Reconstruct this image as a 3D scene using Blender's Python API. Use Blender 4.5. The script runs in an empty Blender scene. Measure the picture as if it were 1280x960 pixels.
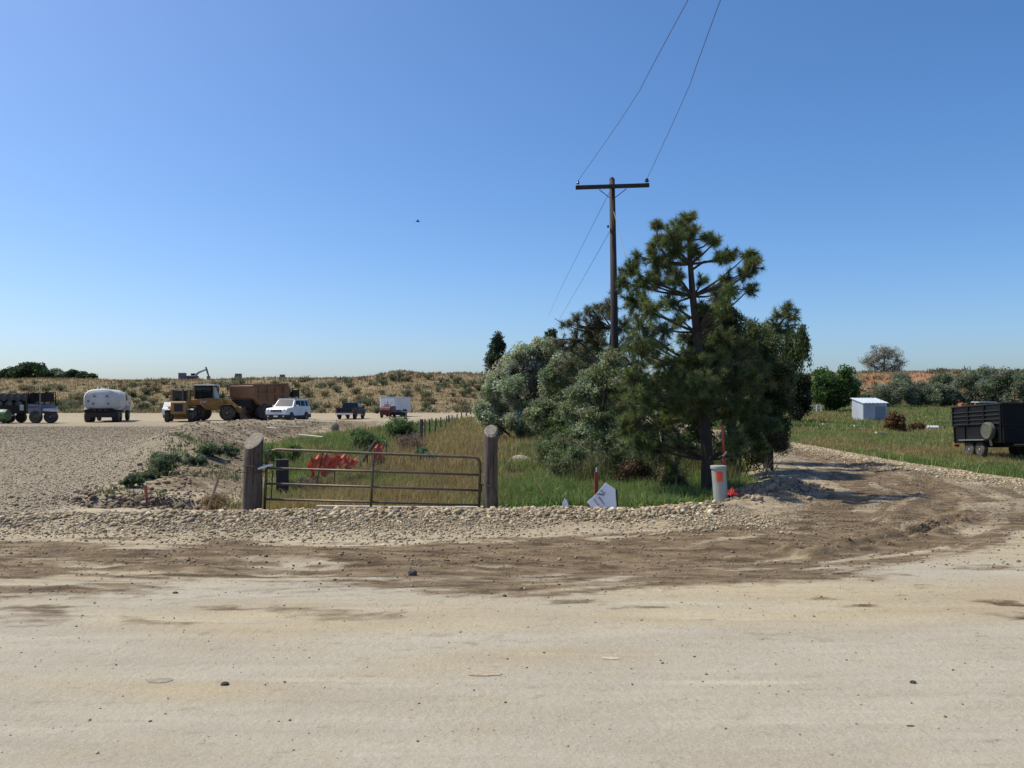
import bpy, bmesh, math, random
import numpy as np
from mathutils import Vector, Matrix
# ------------------------------------------------------------------ camera, sky, sun, exposure
C = bpy.context.scene.collection
SC = bpy.context.scene
R = math.radians
F = 996.0          # focal length of the photograph in its own pixels (1280 wide)
CAMZ = 2.3
cam_d = bpy.data.cameras.new('camera'); cam = bpy.data.objects.new('camera', cam_d); C.objects.link(cam)
cam.location = (0, 0, CAMZ); cam.rotation_euler = (R(90), 0, 0)
cam_d.sensor_width = 36; cam_d.lens = 36*F/1280; cam_d.shift_y = 20/1280
cam_d.clip_start = 0.1; cam_d.clip_end = 9000
SC.camera = cam
SUN_EL, SUN_AZ = 57.0, -75.0      # azimuth clockwise from +Y (the view direction)
w = bpy.data.worlds.new('World'); SC.world = w; w.use_nodes = True
nt = w.node_tree; bg = nt.nodes['Background']
sky = nt.nodes.new('ShaderNodeTexSky'); sky.sky_type = 'NISHITA'; sky.sun_disc = False
sky.sun_elevation = R(SUN_EL); sky.sun_rotation = R(SUN_AZ)
sky.altitude = 300; sky.air_density = 0.8; sky.dust_density = 2.1; sky.ozone_density = 4.6
hsv = nt.nodes.new('ShaderNodeHueSaturation'); hsv.inputs['Saturation'].default_value = 1.2
wb = nt.nodes.new('ShaderNodeVectorMath'); wb.operation = 'MULTIPLY'; wb.inputs[1].default_value = (.98, 1.0, 1.01)
nt.links.new(sky.outputs[0], hsv.inputs['Color']); nt.links.new(hsv.outputs[0], wb.inputs[0])
nt.links.new(wb.outputs[0], bg.inputs[0]); bg.inputs[1].default_value = 0.15
sd = bpy.data.lights.new('sun', 'SUN'); sd.energy = 4.3; sd.angle = R(0.5); sd.color = (1.0, 0.935, 0.77)
so = bpy.data.objects.new('sun', sd); C.objects.link(so)
sv = Vector((math.sin(R(SUN_AZ))*math.cos(R(SUN_EL)), math.cos(R(SUN_AZ))*math.cos(R(SUN_EL)), math.sin(R(SUN_EL))))
so.rotation_euler = (-sv).to_track_quat('-Z', 'Y').to_euler(); so.location = sv*60
SC.view_settings.view_transform = 'Standard'; SC.view_settings.look = 'None'
SC.view_settings.gamma = 1; SC.view_settings.use_curve_mapping = False
SC.view_settings.exposure = 0.2
SC.render.engine = 'CYCLES'
SC.cycles.use_denoising = True
SC.cycles.max_bounces = 5; SC.cycles.transparent_max_bounces = 6; SC.cycles.diffuse_bounces = 3
SC.cycles.use_fast_gi = False

RNG = np.random.default_rng(7)
random.seed(7)
# ------------------------------------------------------------------ small maths
def sm(a, b, x):
    t = np.clip((np.asarray(x, float)-a)/(b-a), 0, 1); return t*t*(3-2*t)
_perm = np.random.default_rng(3).random((256, 256))
def vnoise(x, y, s=1.0, off=0.0):
    x = np.asarray(x, float)/s+off*17.3+1000; y = np.asarray(y, float)/s+off*31.7+1000
    xi = np.floor(x).astype(int); yi = np.floor(y).astype(int); fx = x-xi; fy = y-yi
    fx = fx*fx*(3-2*fx); fy = fy*fy*(3-2*fy)
    a = _perm[xi % 256, yi % 256]; b = _perm[(xi+1) % 256, yi % 256]
    c = _perm[xi % 256, (yi+1) % 256]; d = _perm[(xi+1) % 256, (yi+1) % 256]
    return (a*(1-fx)+b*fx)*(1-fy)+(c*(1-fx)+d*fx)*fy
def fbm(x, y, s=1.0, o=4, off=0.0):
    r = 0; amp = 1; tot = 0
    for k in range(o):
        r = r+amp*vnoise(x, y, s/2**k, off+k*1.37); tot += amp; amp *= .5
    return r/tot
def P(px, py, Y):            # world point seen at a pixel of the photograph, at distance Y
    return Vector(((px-640)/F*Y, Y, CAMZ-(py-500)/F*Y))
def seg_d(x, y, pts):        # distance to a polyline, and signed side
    best = np.full(np.shape(x), 1e9)
    for (ax, ay), (bx, by) in zip(pts[:-1], pts[1:]):
        dx, dy = bx-ax, by-ay; L = dx*dx+dy*dy
        t = np.clip(((x-ax)*dx+(y-ay)*dy)/L, 0, 1)
        best = np.minimum(best, np.hypot(x-ax-t*dx, y-ay-t*dy))
    return best
def seg_sd(x, y, pts):       # arc length along and signed distance from a polyline
    best = np.full(np.shape(x), 1e9); S = np.zeros(np.shape(x)); D = np.zeros(np.shape(x)); acc = 0
    for (ax, ay), (bx, by) in zip(pts[:-1], pts[1:]):
        dx, dy = bx-ax, by-ay; L = math.hypot(dx, dy); t = np.clip(((x-ax)*dx+(y-ay)*dy)/L**2, 0, 1)
        d = np.hypot(x-ax-t*dx, y-ay-t*dy); m = d < best
        sgn = np.sign(dx*(y-ay)-dy*(x-ax)); best = np.where(m, d, best); S = np.where(m, acc+t*L, S); D = np.where(m, d*sgn, D); acc += L
    return S, D
def ip(v, pts): return np.interp(v, [p[0] for p in pts], [p[1] for p in pts])
# ------------------------------------------------------------------ the lie of the land
XI = [(14, -40), (15.6, 1.0), (16.2, 3.2), (17.5, 4.6), (20, 6.2), (24, 7.8), (30, 9.2), (43, 9.5), (130, 9.5)]
XO = [(10.5, 60), (12, 32), (14, 23), (17, 17.6), (20, 15.3), (24, 14.4), (30, 14.2), (43, 14.9), (60, 15.4), (130, 15.5)]
XE = [(15, -9.6), (17.5, -9.8), (20, -10.2), (24, -11.0), (28, -12.0), (34, -14.2), (42, -16.6), (58, -16.8), (70, -13.8), (88, -8.5), (100, -6.5), (130, -5)]
TRACK = [(-60, 11.7), (-10, 11.6), (-3, 11.3), (0, 11.35), (3, 12.0), (5.6, 13.4), (8.2, 15.7), (10.3, 18.8), (11.7, 23), (12.6, 29), (12.8, 38), (12.6, 60), (12.4, 110)]
TRACK2 = [(-60, 13.0), (-4, 12.85), (1, 12.95), (3.6, 13.9), (6.2, 16.0), (8.2, 19.2), (9.7, 24), (10.5, 32), (10.8, 110)]
RUT = [(4.4, 12.1), (5.6, 12.7), (7.5, 14.2), (8.6, 15.4)]
WIND = [(-10.8, 15.0), (-7, 15.35), (-2, 15.75), (2.5, 15.95), (4.2, 16.6), (5.6, 17.9), (7.0, 19.6)]
def hill_base(x): return 112+4*np.sin(np.asarray(x)*.05)+sm(10, 60, x)*2
def crest(x): return ip(x, [(-130, 6.0), (-90, 6.35), (-75, 6.0), (-50, 6.0), (-10, 6.4), (-2, 6.2), (20, 6.6), (55, 7.2), (75, 7.5), (140, 7.4)])
def height(x, y, fine=True):
    x = np.asarray(x, float); y = np.asarray(y, float)
    xe = ip(y, XE); xi = ip(y, XI); xo = ip(y, XO)
    nw = fbm(x, y, 5, 3, 2)-.5
    yard = (1-sm(xe-.3, xe+4.2+2*nw, x))*sm(15.5, 17, y)
    z = 0.5*sm(16.5, 38, y)*yard
    back = sm(16.3, 17.5, y)
    strip = (1-yard)*back*(1-sm(xi-1.0, xi+.2, x))
    z = z-0.16*strip
    pit = sm(1.5, .5, ((x+8.2)/1.9)**2+((y-18.3-.35*np.sin(x*2.3))/.8)**2+1.8*(fbm(x, y, .8, 4, 18)-.5)); z = z-.34*pit+.34*(pit+.25*np.exp(-((x+8.2)/2.4)**2-((y-18.6)/1.3)**2))*(fbm(x, y, .38, 4, 19)-.42)
    z = z-0.18*np.exp(-((x+7.2)/1.3)**2)*sm(19, 22, y)*(1-sm(50, 80, y))
    right = sm(xo-.2, xo+3.5, x)
    fz = ip(y, [(10, -.15), (20, -.25), (30, -.33), (40, -.34), (50, -.3), (62, -.1), (75, .27), (95, 1.0), (112, 1.3), (200, 1.3)])
    z = z+right*(fz+.1*(fbm(x, y, 6, 3, 4)-.5))
    z = z+(1-right)*(1-yard)*0.5*sm(60, 105, y)
    d = seg_d(x, y, WIND); z = z+0.13*np.exp(-(d/.42)**2)*(.7+.7*fbm(x, y, 1.2, 2, 5))
    # dirt heap beside the pipe
    for (cx, cy, r, h) in [(5.2, 18.6, .35, .18), (5.8, 19.0, .36, .27), (6.5, 19.6, .4, .28), (5.6, 19.9, .5, .25), (7.0, 20.3, .35, .18), (7.4, 20.7, .5, .15)]:
        z = z+h*np.exp(-(((x-cx)**2+(y-cy)**2)/r**2))*(.6+.8*fbm(x, y, .5, 3, 9))
    # bank edge of the yard
    bank = .8*np.exp(-((x-xe-1.3)/1.3)**2)*sm(17, 19, y)*(1-sm(70, 90, y))
    z = z+bank*.5*(fbm(x, y, 1.6, 4, 6)-.42)
    z = z+.85*np.exp(-((x-xe+.2)/1.5)**2)*sm(22, 30, y)*(1-sm(58, 72, y))*fbm(x, y, 4, 3, 16)
    # the bluff
    yb = hill_base(x)+10*(fbm(x, y*0+3, 30, 3, 7)-.5)
    t = sm(0, 36, y-yb)
    g = fbm(x, y, 14, 4, 8)-.5
    z = z*(1-t)+t*(crest(x)+.5*(fbm(x, 0*x, 9, 3, 3)-.5))+g*3.2*t*(1-t)*1.1+(fbm(x, y, 3, 3, 12)-.5)*.35*sm(0, 10, y-yb)*(1-sm(32, 40, y-yb))
    z = z+t*1.0*np.exp(-((x+20)/5.0)**2)+t*.45*np.exp(-((x+9)/7.0)**2)
    z = z-sm(160, 1200, y)*6
    if fine:
        near = 1-sm(40, 70, y)
        z = z+near*.03*(fbm(x, y, 1.5, 3, 1)-.5)
        d1 = seg_d(x, y, TRACK); d2 = seg_d(x, y, TRACK2)
        m = np.exp(-(d1/.95)**2)+.6*np.exp(-(d2/.6)**2)
        m = np.clip(m, 0, 1)*(1-sm(50, 60, y))
        S_, D_ = seg_sd(x, y, TRACK); stt = fbm(S_*.22, D_, .34, 5, 10)
        z = z+m*(.17*(stt-.5)+.05*(fbm(x, y, .25, 3, 17)-.5))-.03*m
        for off in (.55, -.45):
            z = z+.035*np.exp(-((d1-abs(off))/.12)**2)*fbm(x, y, .7, 3, 11)*(1-sm(50, 60, y))
        dr = seg_d(x, y, RUT); z = z+.26*np.exp(-((dr-.2)/.13)**2)*np.clip(fbm(x, y, .35, 4, 13)-.15, 0, 1)+.05*np.exp(-(dr/.6)**2)*(fbm(x, y, .13, 3, 20)-.5)-.10*np.exp(-(dr/.16)**2)
        gravelly = sm(13.6, 14.4, y)*(1-sm(17, 18, y))
        z = z+.03*gravelly*(fbm(x, y, .22, 2, 14)-.5)
        clods = np.exp(-((d-.2)/.8)**2)*sm(4.4, 5.0, x)
        z = z+.16*clods*(fbm(x, y, .4, 3, 15)-.45)
    return z
def hz(x, y): return float(height(np.array([x]), np.array([y]))[0])
def on(px, py, Y):           # world x for a pixel column, ground height there
    X = (px-640)/F*Y; return Vector((X, Y, hz(X, Y)))
def masks(x, y):
    xe = ip(y, XE); xi = ip(y, XI); xo = ip(y, XO)
    n1 = fbm(x, y, 2.5, 4, 21); n2 = fbm(x, y, .8, 4, 22); n3 = fbm(x*.35, y, 1.2, 4, 23); n4 = fbm(x, y, 9, 4, 24)
    d1 = seg_d(x, y, TRACK); d2 = seg_d(x, y, TRACK2); dh = seg_d(x, y, [(5.0, 18.4), (6.0, 19.2), (7.2, 20.4)])
    mud = np.exp(-(d1/1.05)**2)*1.6*sm(.22, .55, n3+.12*n2)+np.exp(-(d2/.45)**2)*(.6+.4*(1-sm(0, 2, x)))*sm(.28, .55, n3)+np.exp(-((d1-1.6)/.35)**2)*.9*sm(.35, .6, n3)+1.1*np.exp(-(seg_d(x, y, RUT)/.22)**2)+.8*np.exp(-((d1-.5)/.13)**2)*sm(.35, .6, n2)+.8*np.exp(-((d2-.4)/.12)**2)*sm(.35, .6, n2)
    for (cx, cy, rx, ry, a) in [(0, 12.2, 3.0, .5, .9), (-.4, 9.9, 1.0, .18, 1.2), (-.1, 9.5, .9, .25, .6), (6.7, 13.2, 1.1, .25, 1.3), (4.5, 12.6, 2.2, .5, .6), (-8, 12.2, 6, .6, .5), (1.6, 11.8, .9, .2, 1.0), (10, 24.3, 1.2, .4, .8), (11.3, 14.7, 1.2, .3, .7), (-1.1, 12.4, 1.3, .2, .7)]:
        mud = mud+a*np.exp(-((x-cx)/rx)**2-((y-cy)/ry)**2)*sm(.25, .55, n2*.6+n3*.4)
    mud = mud+.9*np.exp(-((y-10.7)/.7)**2)*sm(.52, .66, fbm(x*.3, y, .5, 4, 33))*(1-sm(6, 12, np.abs(x+1)))
    mud = mud+.8*np.exp(-((y-9.2)/1.2)**2)*sm(.60, .70, fbm(x*.35, y, .35, 4, 34))
    S_, D_ = seg_sd(x, y, TRACK); s1 = fbm(S_*.2, D_, .30, 5, 35); s2 = fbm(S_*.12, D_, .16, 4, 36)
    mud = mud*(.52+.85*sm(.36, .60, s1))*(.72+.45*sm(.35, .6, s2))
    mud = np.maximum(mud, .42*sm(xi-.3, xi+.6, x)*(1-sm(xo-1.6, xo-.4, x))*sm(12.5, 15, y)*(.5+.8*n1))
    mud = mud+1.0*np.exp(-(seg_d(x, y, RUT)/.2)**2)*sm(.3, .5, n2)
    mud = mud+1.1*np.exp(-(D_/1.5)**2)*sm(.57, .66, s2)*.9
    mud = np.maximum(mud, .8*np.exp(-((x-xe-2.0)/2.0)**2)*sm(19, 22, y)*sm(.25, .5, .5*n1+.5*n2))
    mud = np.maximum(mud, 1.2*np.exp(-((x+8.1)/1.6)**2-((y-18.4)/.75)**2))
    mud = np.maximum(mud, .8*np.exp(-(dh/.7)**2))
    mud = np.clip(mud, 0, 1)*(1-sm(60, 90, y))
    gy0 = 12.7+2.1*sm(-1.5, 2.5, x); grav = sm(gy0, gy0+.9, y+.8*(n1-.5))*(1-sm(xi+.2, xi+1.2, x)*.75)*(1-sm(15.8, 16.8, y))
    side = sm(xi-.3, xi+.3, x)*(1-sm(xo-.2, xo+.5, x))*sm(13, 15, y)
    grav = np.maximum(grav, side*(.12+.88*np.exp(-((x-xo+.5)/.8)**2)))
    grav = np.maximum(grav, side*.6*sm(.55, .66, n1))
    yard = (1-sm(xe+.8, xe+2.2, x+.8*(n1-.5)))*sm(14.5, 16, y)
    grav = np.maximum(grav, yard*(.72+.28*sm(.42, .6, n4))*(1-sm(50, 68, y)*.6)*sm(0, 2.4, xe+1.2-x+2.2*(n1-.5)))
    back = sm(16.3, 17.0, y+.5*(n2-.5))
    veg = back*(1-sm(xi-.9, xi-.1, x))*sm(xe+3.0, xe+5.6, x+2.5*(n1-.5))
    veg = np.maximum(veg, sm(xo+.2, xo+1.0, x+.5*(n2-.5)))
    veg = veg*sm(12, 16, y)
    green = ip(x, [(-20, .9), (-9, .95), (-6.2, .75), (-4.5, .16), (-1.4, .12), (-.2, .65), (.6, 1), (5, .9), (8, .6), (14, .95), (17, .75), (26, .55), (60, .6)])
    green = np.clip(green+(n1-.5)*2.0+(n2-.5)*.8-.35*sm(26, 36, y)*(np.abs(x) < 6), 0, 1)
    green = np.clip(green-(x > 14)*1.1*np.exp(-((y-42)/6)**2)*sm(.36, .52, n4), 0, 1)
    hill = sm(-2, 4, y-hill_base(x))
    veg = veg*(1-hill)
    red = hill*np.maximum(sm(30, 37, y-hill_base(x)+6*(n1-.5))*np.where(x > 0, 1.0, .45), (x > 30)*sm(.56, .68, n4)*.7)
    red = np.maximum(red, hill*sm(24, 32, y-hill_base(x))*np.exp(-((x+18)/14)**2)*.9)
    pale = sm(.40, .60, fbm(x*.22, y, 1.3, 4, 31)+.16*sm(-1, 4, x)*(1-sm(5.5, 9, y))+.12*(1-sm(4.8, 6.5, y)))*(1-sm(10.5, 12.5, y))
    tl = np.interp(x, [-6, -4.4, -1.75, .46, 3, 6], [6.5, 6.84, 7.27, 7.62, 7.9, 8.1])
    pale = np.clip(pale, 0, 1)
    wet = np.clip(yard*sm(95, 100, y), 0, 1)
    return dict(mud=mud, grav=np.clip(grav, 0, 1)*(1-hill), veg=veg, green=green, hill=hill, red=red, pale=pale, yardstrip=wet, xe=xe, xi=xi, xo=xo, yard=yard)
# ------------------------------------------------------------------ materials
def nodes(name):
    m = bpy.data.materials.new(name); m.use_nodes = True
    return m, m.node_tree.nodes, m.node_tree.links, m.node_tree.nodes['Principled BSDF']
def simple(name, col, rough=.6, metal=0.0, var=.12, scale=6.0, bump=0.0, dirt=None, dirt_amt=.35, spec=None, stretch=(1, 1, 1)):
    m, N, L, b = nodes(name)
    tc = N.new('ShaderNodeTexCoord'); mp = N.new('ShaderNodeMapping'); mp.inputs['Scale'].default_value = stretch
    L.new(tc.outputs['Object'], mp.inputs[0])
    nz = N.new('ShaderNodeTexNoise'); nz.inputs['Scale'].default_value = scale; nz.inputs['Detail'].default_value = 6
    L.new(mp.outputs[0], nz.inputs['Vector'])
    r = N.new('ShaderNodeMapRange'); r.inputs[1].default_value = .3; r.inputs[2].default_value = .7
    r.inputs[3].default_value = 1-var; r.inputs[4].default_value = 1+var; L.new(nz.outputs[0], r.inputs[0])
    mul = N.new('ShaderNodeVectorMath'); mul.operation = 'SCALE'; mul.inputs[0].default_value = col[:3]
    L.new(r.outputs[0], mul.inputs['Scale']); out = mul.outputs[0]
    if dirt:
        n2 = N.new('ShaderNodeTexNoise'); n2.inputs['Scale'].default_value = scale*.35; n2.inputs['Detail'].default_value = 8
        L.new(tc.outputs['Object'], n2.inputs['Vector'])
        r2 = N.new('ShaderNodeMapRange'); r2.inputs[1].default_value = .42; r2.inputs[2].default_value = .68
        r2.inputs[4].default_value = dirt_amt*2; L.new(n2.outputs[0], r2.inputs[0])
        mx = N.new('ShaderNodeMix'); mx.data_type = 'RGBA'; mx.inputs['B'].default_value = (*dirt, 1)
        L.new(r2.outputs[0], mx.inputs['Factor']); L.new(out, mx.inputs['A']); out = mx.outputs['Result']
    L.new(out, b.inputs['Base Color']); b.inputs['Roughness'].default_value = rough; b.inputs['Metallic'].default_value = metal
    if spec is not None: b.inputs['Specular IOR Level'].default_value = spec
    if bump:
        bp = N.new('ShaderNodeBump'); bp.inputs['Strength'].default_value = bump; bp.inputs['Distance'].default_value = .02
        L.new(nz.outputs[0], bp.inputs['Height']); L.new(bp.outputs[0], b.inputs['Normal'])
    return m
def tinted(name, rough=.6, transl=0.0, spec=.3, gain=1.0):
    m, N, L, b = nodes(name)
    a = N.new('ShaderNodeAttribute'); a.attribute_name = 'tint'
    L.new(a.outputs['Color'], b.inputs['Base Color']); b.inputs['Roughness'].default_value = rough
    b.inputs['Specular IOR Level'].default_value = spec
    if transl:
        t = N.new('ShaderNodeBsdfTranslucent'); mx = N.new('ShaderNodeMixShader'); mx.inputs[0].default_value = transl
        hs = N.new('ShaderNodeHueSaturation'); hs.inputs['Value'].default_value = 1.5; hs.inputs['Saturation'].default_value = 1.15
        L.new(a.outputs['Color'], hs.inputs['Color']); L.new(hs.outputs[0], t.inputs[0])
        L.new(b.outputs[0], mx.inputs[1]); L.new(t.outputs[0], mx.inputs[2])
        L.new(mx.outputs[0], N['Material Output'].inputs[0])
    return m
M = {}
M['leaf'] = tinted('leaf', .55, .3, .3)
M['needle'] = tinted('needle', .5, .25, .4)
M['grass'] = tinted('grass_blade', .6, .3, .2)
M['stone'] = tinted('stone', .85, 0, .2)
M['bark'] = simple('bark', (.055, .04, .031), .9, var=.35, scale=9, bump=.8, stretch=(1, 1, .25))
M['dead'] = simple('dead_wood', (.28, .24, .19), .9, var=.3, scale=9)
M['wood'] = simple('weathered_wood', (.105, .074, .055), .85, var=.6, scale=22, bump=.9, dirt=(.13, .105, .085), dirt_amt=.3, stretch=(1, 1, .06))
M['wood_end'] = simple('weathered_wood_end', (.21, .18, .145), .9, var=.25, scale=16, bump=.4)
M['dark_wood'] = simple('creosote_wood', (.032, .026, .024), .8, var=.4, scale=16, bump=.7, stretch=(1, 1, .08))
M['pole_wood'] = simple('pole_wood', (.034, .024, .021), .85, var=.4, scale=14, bump=.6, stretch=(1, 1, .06))
M['plank'] = simple('plank', (.50, .44, .34), .8, var=.15, scale=14, dirt=(.3, .25, .18), stretch=(.1, 1, 1))
M['gate'] = simple('gate_steel', (.12, .09, .072), .5, .35, var=.35, scale=7, dirt=(.2, .12, .075), dirt_amt=.35)
M['rust'] = simple('rusty_steel', (.09, .055, .04), .8, .2, var=.3, scale=10)
M['wire'] = simple('wire_grey', (.16, .16, .17), .5, .4)
M['pvc'] = simple('pvc_grey', (.34, .35, .32), .45, var=.06, scale=5, dirt=(.36, .32, .25), dirt_amt=.25)
M['concrete'] = simple('concrete', (.50, .45, .37), .9, var=.15, scale=9, bump=.4, dirt=(.33, .27, .19))
M['orange'] = simple('orange_paint', (.75, .10, .03), .5, var=.1)
M['redpaint'] = simple('faded_red_paint', (.34, .055, .04), .6, var=.25, scale=12)
M['net'] = simple('orange_netting', (.62, .08, .035), .5, var=.15, scale=4)
M['white'] = simple('white_board', (.82, .83, .86), .5, var=.03, scale=3)
M['ink'] = simple('ink', (.05, .05, .09), .6)
M['whitepaint'] = simple('white_car_paint', (.72, .73, .75), .3, var=.03, dirt=(.5, .45, .38), dirt_amt=.12)
M['tankwhite'] = simple('dusty_white_tank', (.56, .55, .53), .55, var=.07, scale=2.2, dirt=(.40, .36, .30), dirt_amt=.35)
M['blackpaint'] = simple('black_car_paint', (.007, .008, .008), .4, var=.2, dirt=(.03, .027, .022), dirt_amt=.2, spec=.3)
M['blacksteel'] = simple('black_painted_steel', (.006, .006, .007), .6, var=.3, scale=3, dirt=(.016, .014, .012), dirt_amt=.25, spec=.2)
M['blackrib'] = simple('dusty_black_steel', (.022, .022, .024), .6, var=.3, spec=.3)
M['glass'] = simple('dark_glass', (.012, .018, .02), .12, var=.05, spec=.5)
M['tyre'] = simple('tyre_rubber', (.028, .025, .023), .85, var=.25, scale=12, dirt=(.14, .115, .085), dirt_amt=.3)
M['spare'] = simple('dusty_tyre', (.10, .10, .075), .9, var=.25, scale=12)
M['rim'] = simple('rim_metal', (.52, .52, .54), .35, .5, var=.1)
M['chrome'] = simple('bright_metal', (.65, .65, .66), .3, .8, var=.05)
M['blackplastic'] = simple('black_plastic', (.018, .018, .019), .7, var=.2)
M['yellow'] = simple('machine_yellow', (.46, .235, .035), .5, var=.12, scale=3, dirt=(.23, .135, .06), dirt_amt=.4)
M['oldyellow'] = simple('dusty_machine_yellow', (.33, .175, .04), .6, var=.2, scale=2.5, dirt=(.20, .125, .075), dirt_amt=.45)
M['orangebed'] = simple('dusty_orange_steel', (.21, .095, .04), .65, var=.2, scale=1.6, dirt=(.20, .12, .07), dirt_amt=.45)
M['maroon'] = simple('maroon_paint', (.11, .016, .018), .5, var=.2, dirt=(.16, .09, .07), dirt_amt=.2)
M['hose'] = simple('black_hose', (.02, .02, .021), .6, var=.25, scale=6, dirt=(.16, .14, .115), dirt_amt=.25)
M['greenpaint'] = simple('green_plastic', (.08, .15, .06), .5, var=.2)
M['tin'] = simple('galvanised_sheet', (.42, .47, .54), .5, .15, var=.08, scale=2, dirt=(.36, .37, .38), stretch=(1, 1, .2))
M['tinroof'] = simple('galvanised_roof', (.60, .63, .67), .45, .15, var=.08, scale=2)
M['greybox'] = simple('grey_container', (.15, .15, .19), .7, var=.15, scale=2)
M['blueish'] = simple('blue_plastic', (.05, .09, .20), .5)
M['lamp_red'] = simple('red_lens', (.35, .02, .015), .3)
M['insulator'] = simple('insulator', (.03, .03, .035), .3)
M['guy'] = simple('guard_plastic', (.62, .60, .46), .6)
M['rag'] = simple('red_cloth', (.62, .05, .04), .8, var=.25, scale=20)
M['bird'] = simple('bird_feather', (.03, .03, .03), .8)
def ground_material():
    m, N, L, b = nodes('ground')
    tc = N.new('ShaderNodeTexCoord')
    A = N.new('ShaderNodeAttribute'); A.attribute_name = 'ma'; B = N.new('ShaderNodeAttribute'); B.attribute_name = 'mb'
    sa = N.new('ShaderNodeSeparateColor'); L.new(A.outputs['Color'], sa.inputs[0])
    sb = N.new('ShaderNodeSeparateColor'); L.new(B.outputs['Color'], sb.inputs[0])
    def noise(scale, detail=5, vec=None, rough=.55, st=None):
        n = N.new('ShaderNodeTexNoise'); n.inputs['Scale'].default_value = scale; n.inputs['Detail'].default_value = detail; n.inputs['Roughness'].default_value = rough
        if st:
            mp = N.new('ShaderNodeMapping'); mp.inputs['Scale'].default_value = st; L.new(tc.outputs['Object'], mp.inputs[0]); L.new(mp.outputs[0], n.inputs['Vector'])
        else: L.new(tc.outputs['Object'], n.inputs['Vector'])
        return n.outputs[0]
    def rng(src, a, b_, c=0., d=1.):
        r = N.new('ShaderNodeMapRange'); r.inputs[1].default_value = a; r.inputs[2].default_value = b_; r.inputs[3].default_value = c; r.inputs[4].default_value = d
        L.new(src, r.inputs[0]); return r.outputs[0]
    def mix(f, a, c):
        x = N.new('ShaderNodeMix'); x.data_type = 'RGBA'
        if isinstance(f, float): x.inputs['Factor'].default_value = f
        else: L.new(f, x.inputs['Factor'])
        for k, s in (('A', a), ('B', c)):
            if isinstance(s, tuple): x.inputs[k].default_value = (*s, 1)
            else: L.new(s, x.inputs[k])
        return x.outputs['Result']
    def mul(a, c):
        x = N.new('ShaderNodeMath'); x.operation = 'MULTIPLY'
        for i, s in enumerate((a, c)):
            if isinstance(s, float): x.inputs[i].default_value = s
            else: L.new(s, x.inputs[i])
        return x.outputs[0]
    streak = noise(1.6, 7, st=(.16, 1, 1)); fine = noise(24, 6); mid = noise(3.2, 6); streak2 = noise(5.5, 5, st=(.1, 1, 1))
    dirt = mix(rng(streak, .36, .64), (.35, .285, .185), (.425, .365, .252))
    dirt = mix(rng(streak2, .52, .72, 0, .4), dirt, (.31, .245, .155))
    grey = mix(rng(streak2, .3, .7), (.34, .312, .252), (.405, .373, .30))
    col = mix(mul(sb.outputs[2], rng(mid, .25, .5, .55, 1.)), dirt, grey)
    col = mix(rng(fine, .25, .75, 0, .22), col, (.27, .205, .14))
    mott = noise(1.1, 9, rough=.65, st=(.45, 1, 1))
    col = mix(rng(mott, .42, .62, 0, .4), col, (.285, .24, .18))
    col = mix(rng(noise(75, 4), .5, .75, 0, .35), col, (.20, .155, .11))
    col = mix(rng(noise(2.4, 8, st=(.10, 1, 1)), .60, .72, 0, .45), col, (.50, .44, .345))
    vs_ = N.new('ShaderNodeTexVoronoi'); vs_.inputs['Scale'].default_value = 26; L.new(tc.outputs['Object'], vs_.inputs['Vector'])
    col = mix(mul(rng(vs_.outputs['Distance'], .16, .10), rng(noise(1.7, 5), .45, .58)), col, (.19, .15, .10))
    col = mix(rng(noise(38, 8, rough=.7), .52, .68, 0, .35), col, (.52, .47, .37))
    # specks of darker grit
    v0 = N.new('ShaderNodeTexVoronoi'); v0.inputs['Scale'].default_value = 9; L.new(tc.outputs['Object'], v0.inputs['Vector'])
    col = mix(mul(rng(v0.outputs['Distance'], .10, .06), rng(mid, .5, .6)), col, (.16, .12, .085))
    # gravel
    v = N.new('ShaderNodeTexVoronoi'); v.inputs['Scale'].default_value = 17; L.new(tc.outputs['Object'], v.inputs['Vector'])
    gs = N.new('ShaderNodeSeparateColor'); L.new(v.outputs['Color'], gs.inputs[0])
    g1 = mix(gs.outputs[0], (.24, .20, .135), (.48, .425, .31))
    g1 = mix(rng(v.outputs['Distance'], .35, .62, 0, .8), g1, (.14, .11, .085))
    g1 = mix(rng(mid, .4, .68, 0, .5), g1, (.38, .31, .22))
    gfac = rng(sa.outputs[1], .1, .75)
    gn = N.new('ShaderNodeMath'); gn.operation = 'MULTIPLY'; L.new(gfac, gn.inputs[0]); L.new(rng(mid, .3, .55, .55, 1.), gn.inputs[1])
    col = mix(gn.outputs[0], col, g1)
    # mud
    mudc = mix(rng(noise(4.5, 8, st=(.3, 1, 1), rough=.65), .38, .62), (.060, .039, .022), (.20, .145, .088))
    mudc = mix(rng(noise(14, 7, rough=.7), .55, .72, 0, .5), mudc, (.26, .195, .12))
    mf = N.new('ShaderNodeMath'); mf.operation = 'ADD'; L.new(sa.outputs[0], mf.inputs[0]); L.new(rng(noise(7, 6, st=(.5, 1, 1)), .3, .7, -.38, .3), mf.inputs[1])
    col = mix(rng(mf.outputs[0], .12, .85, 0, .97), col, mudc)
    # soil under plants
    soil = mix(rng(mid, .35, .65), (.21, .165, .10), (.30, .24, .15))
    gre = mix(rng(fine, .3, .7), (.055, .085, .022), (.13, .15, .05))
    soil = mix(mul(sb.outputs[0], .85), soil, gre)
    col = mix(sa.outputs[2], col, soil)
    # bluff
    h1 = mix(rng(noise(.22, 7), .36, .62), (.25, .175, .105), (.18, .14, .08))
    h1 = mix(rng(noise(.9, 7), .42, .62, 0, .8), h1, (.105, .105, .052))
    h1 = mix(rng(noise(2.5, 6), .52, .7, 0, .5), h1, (.38, .26, .15))
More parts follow.
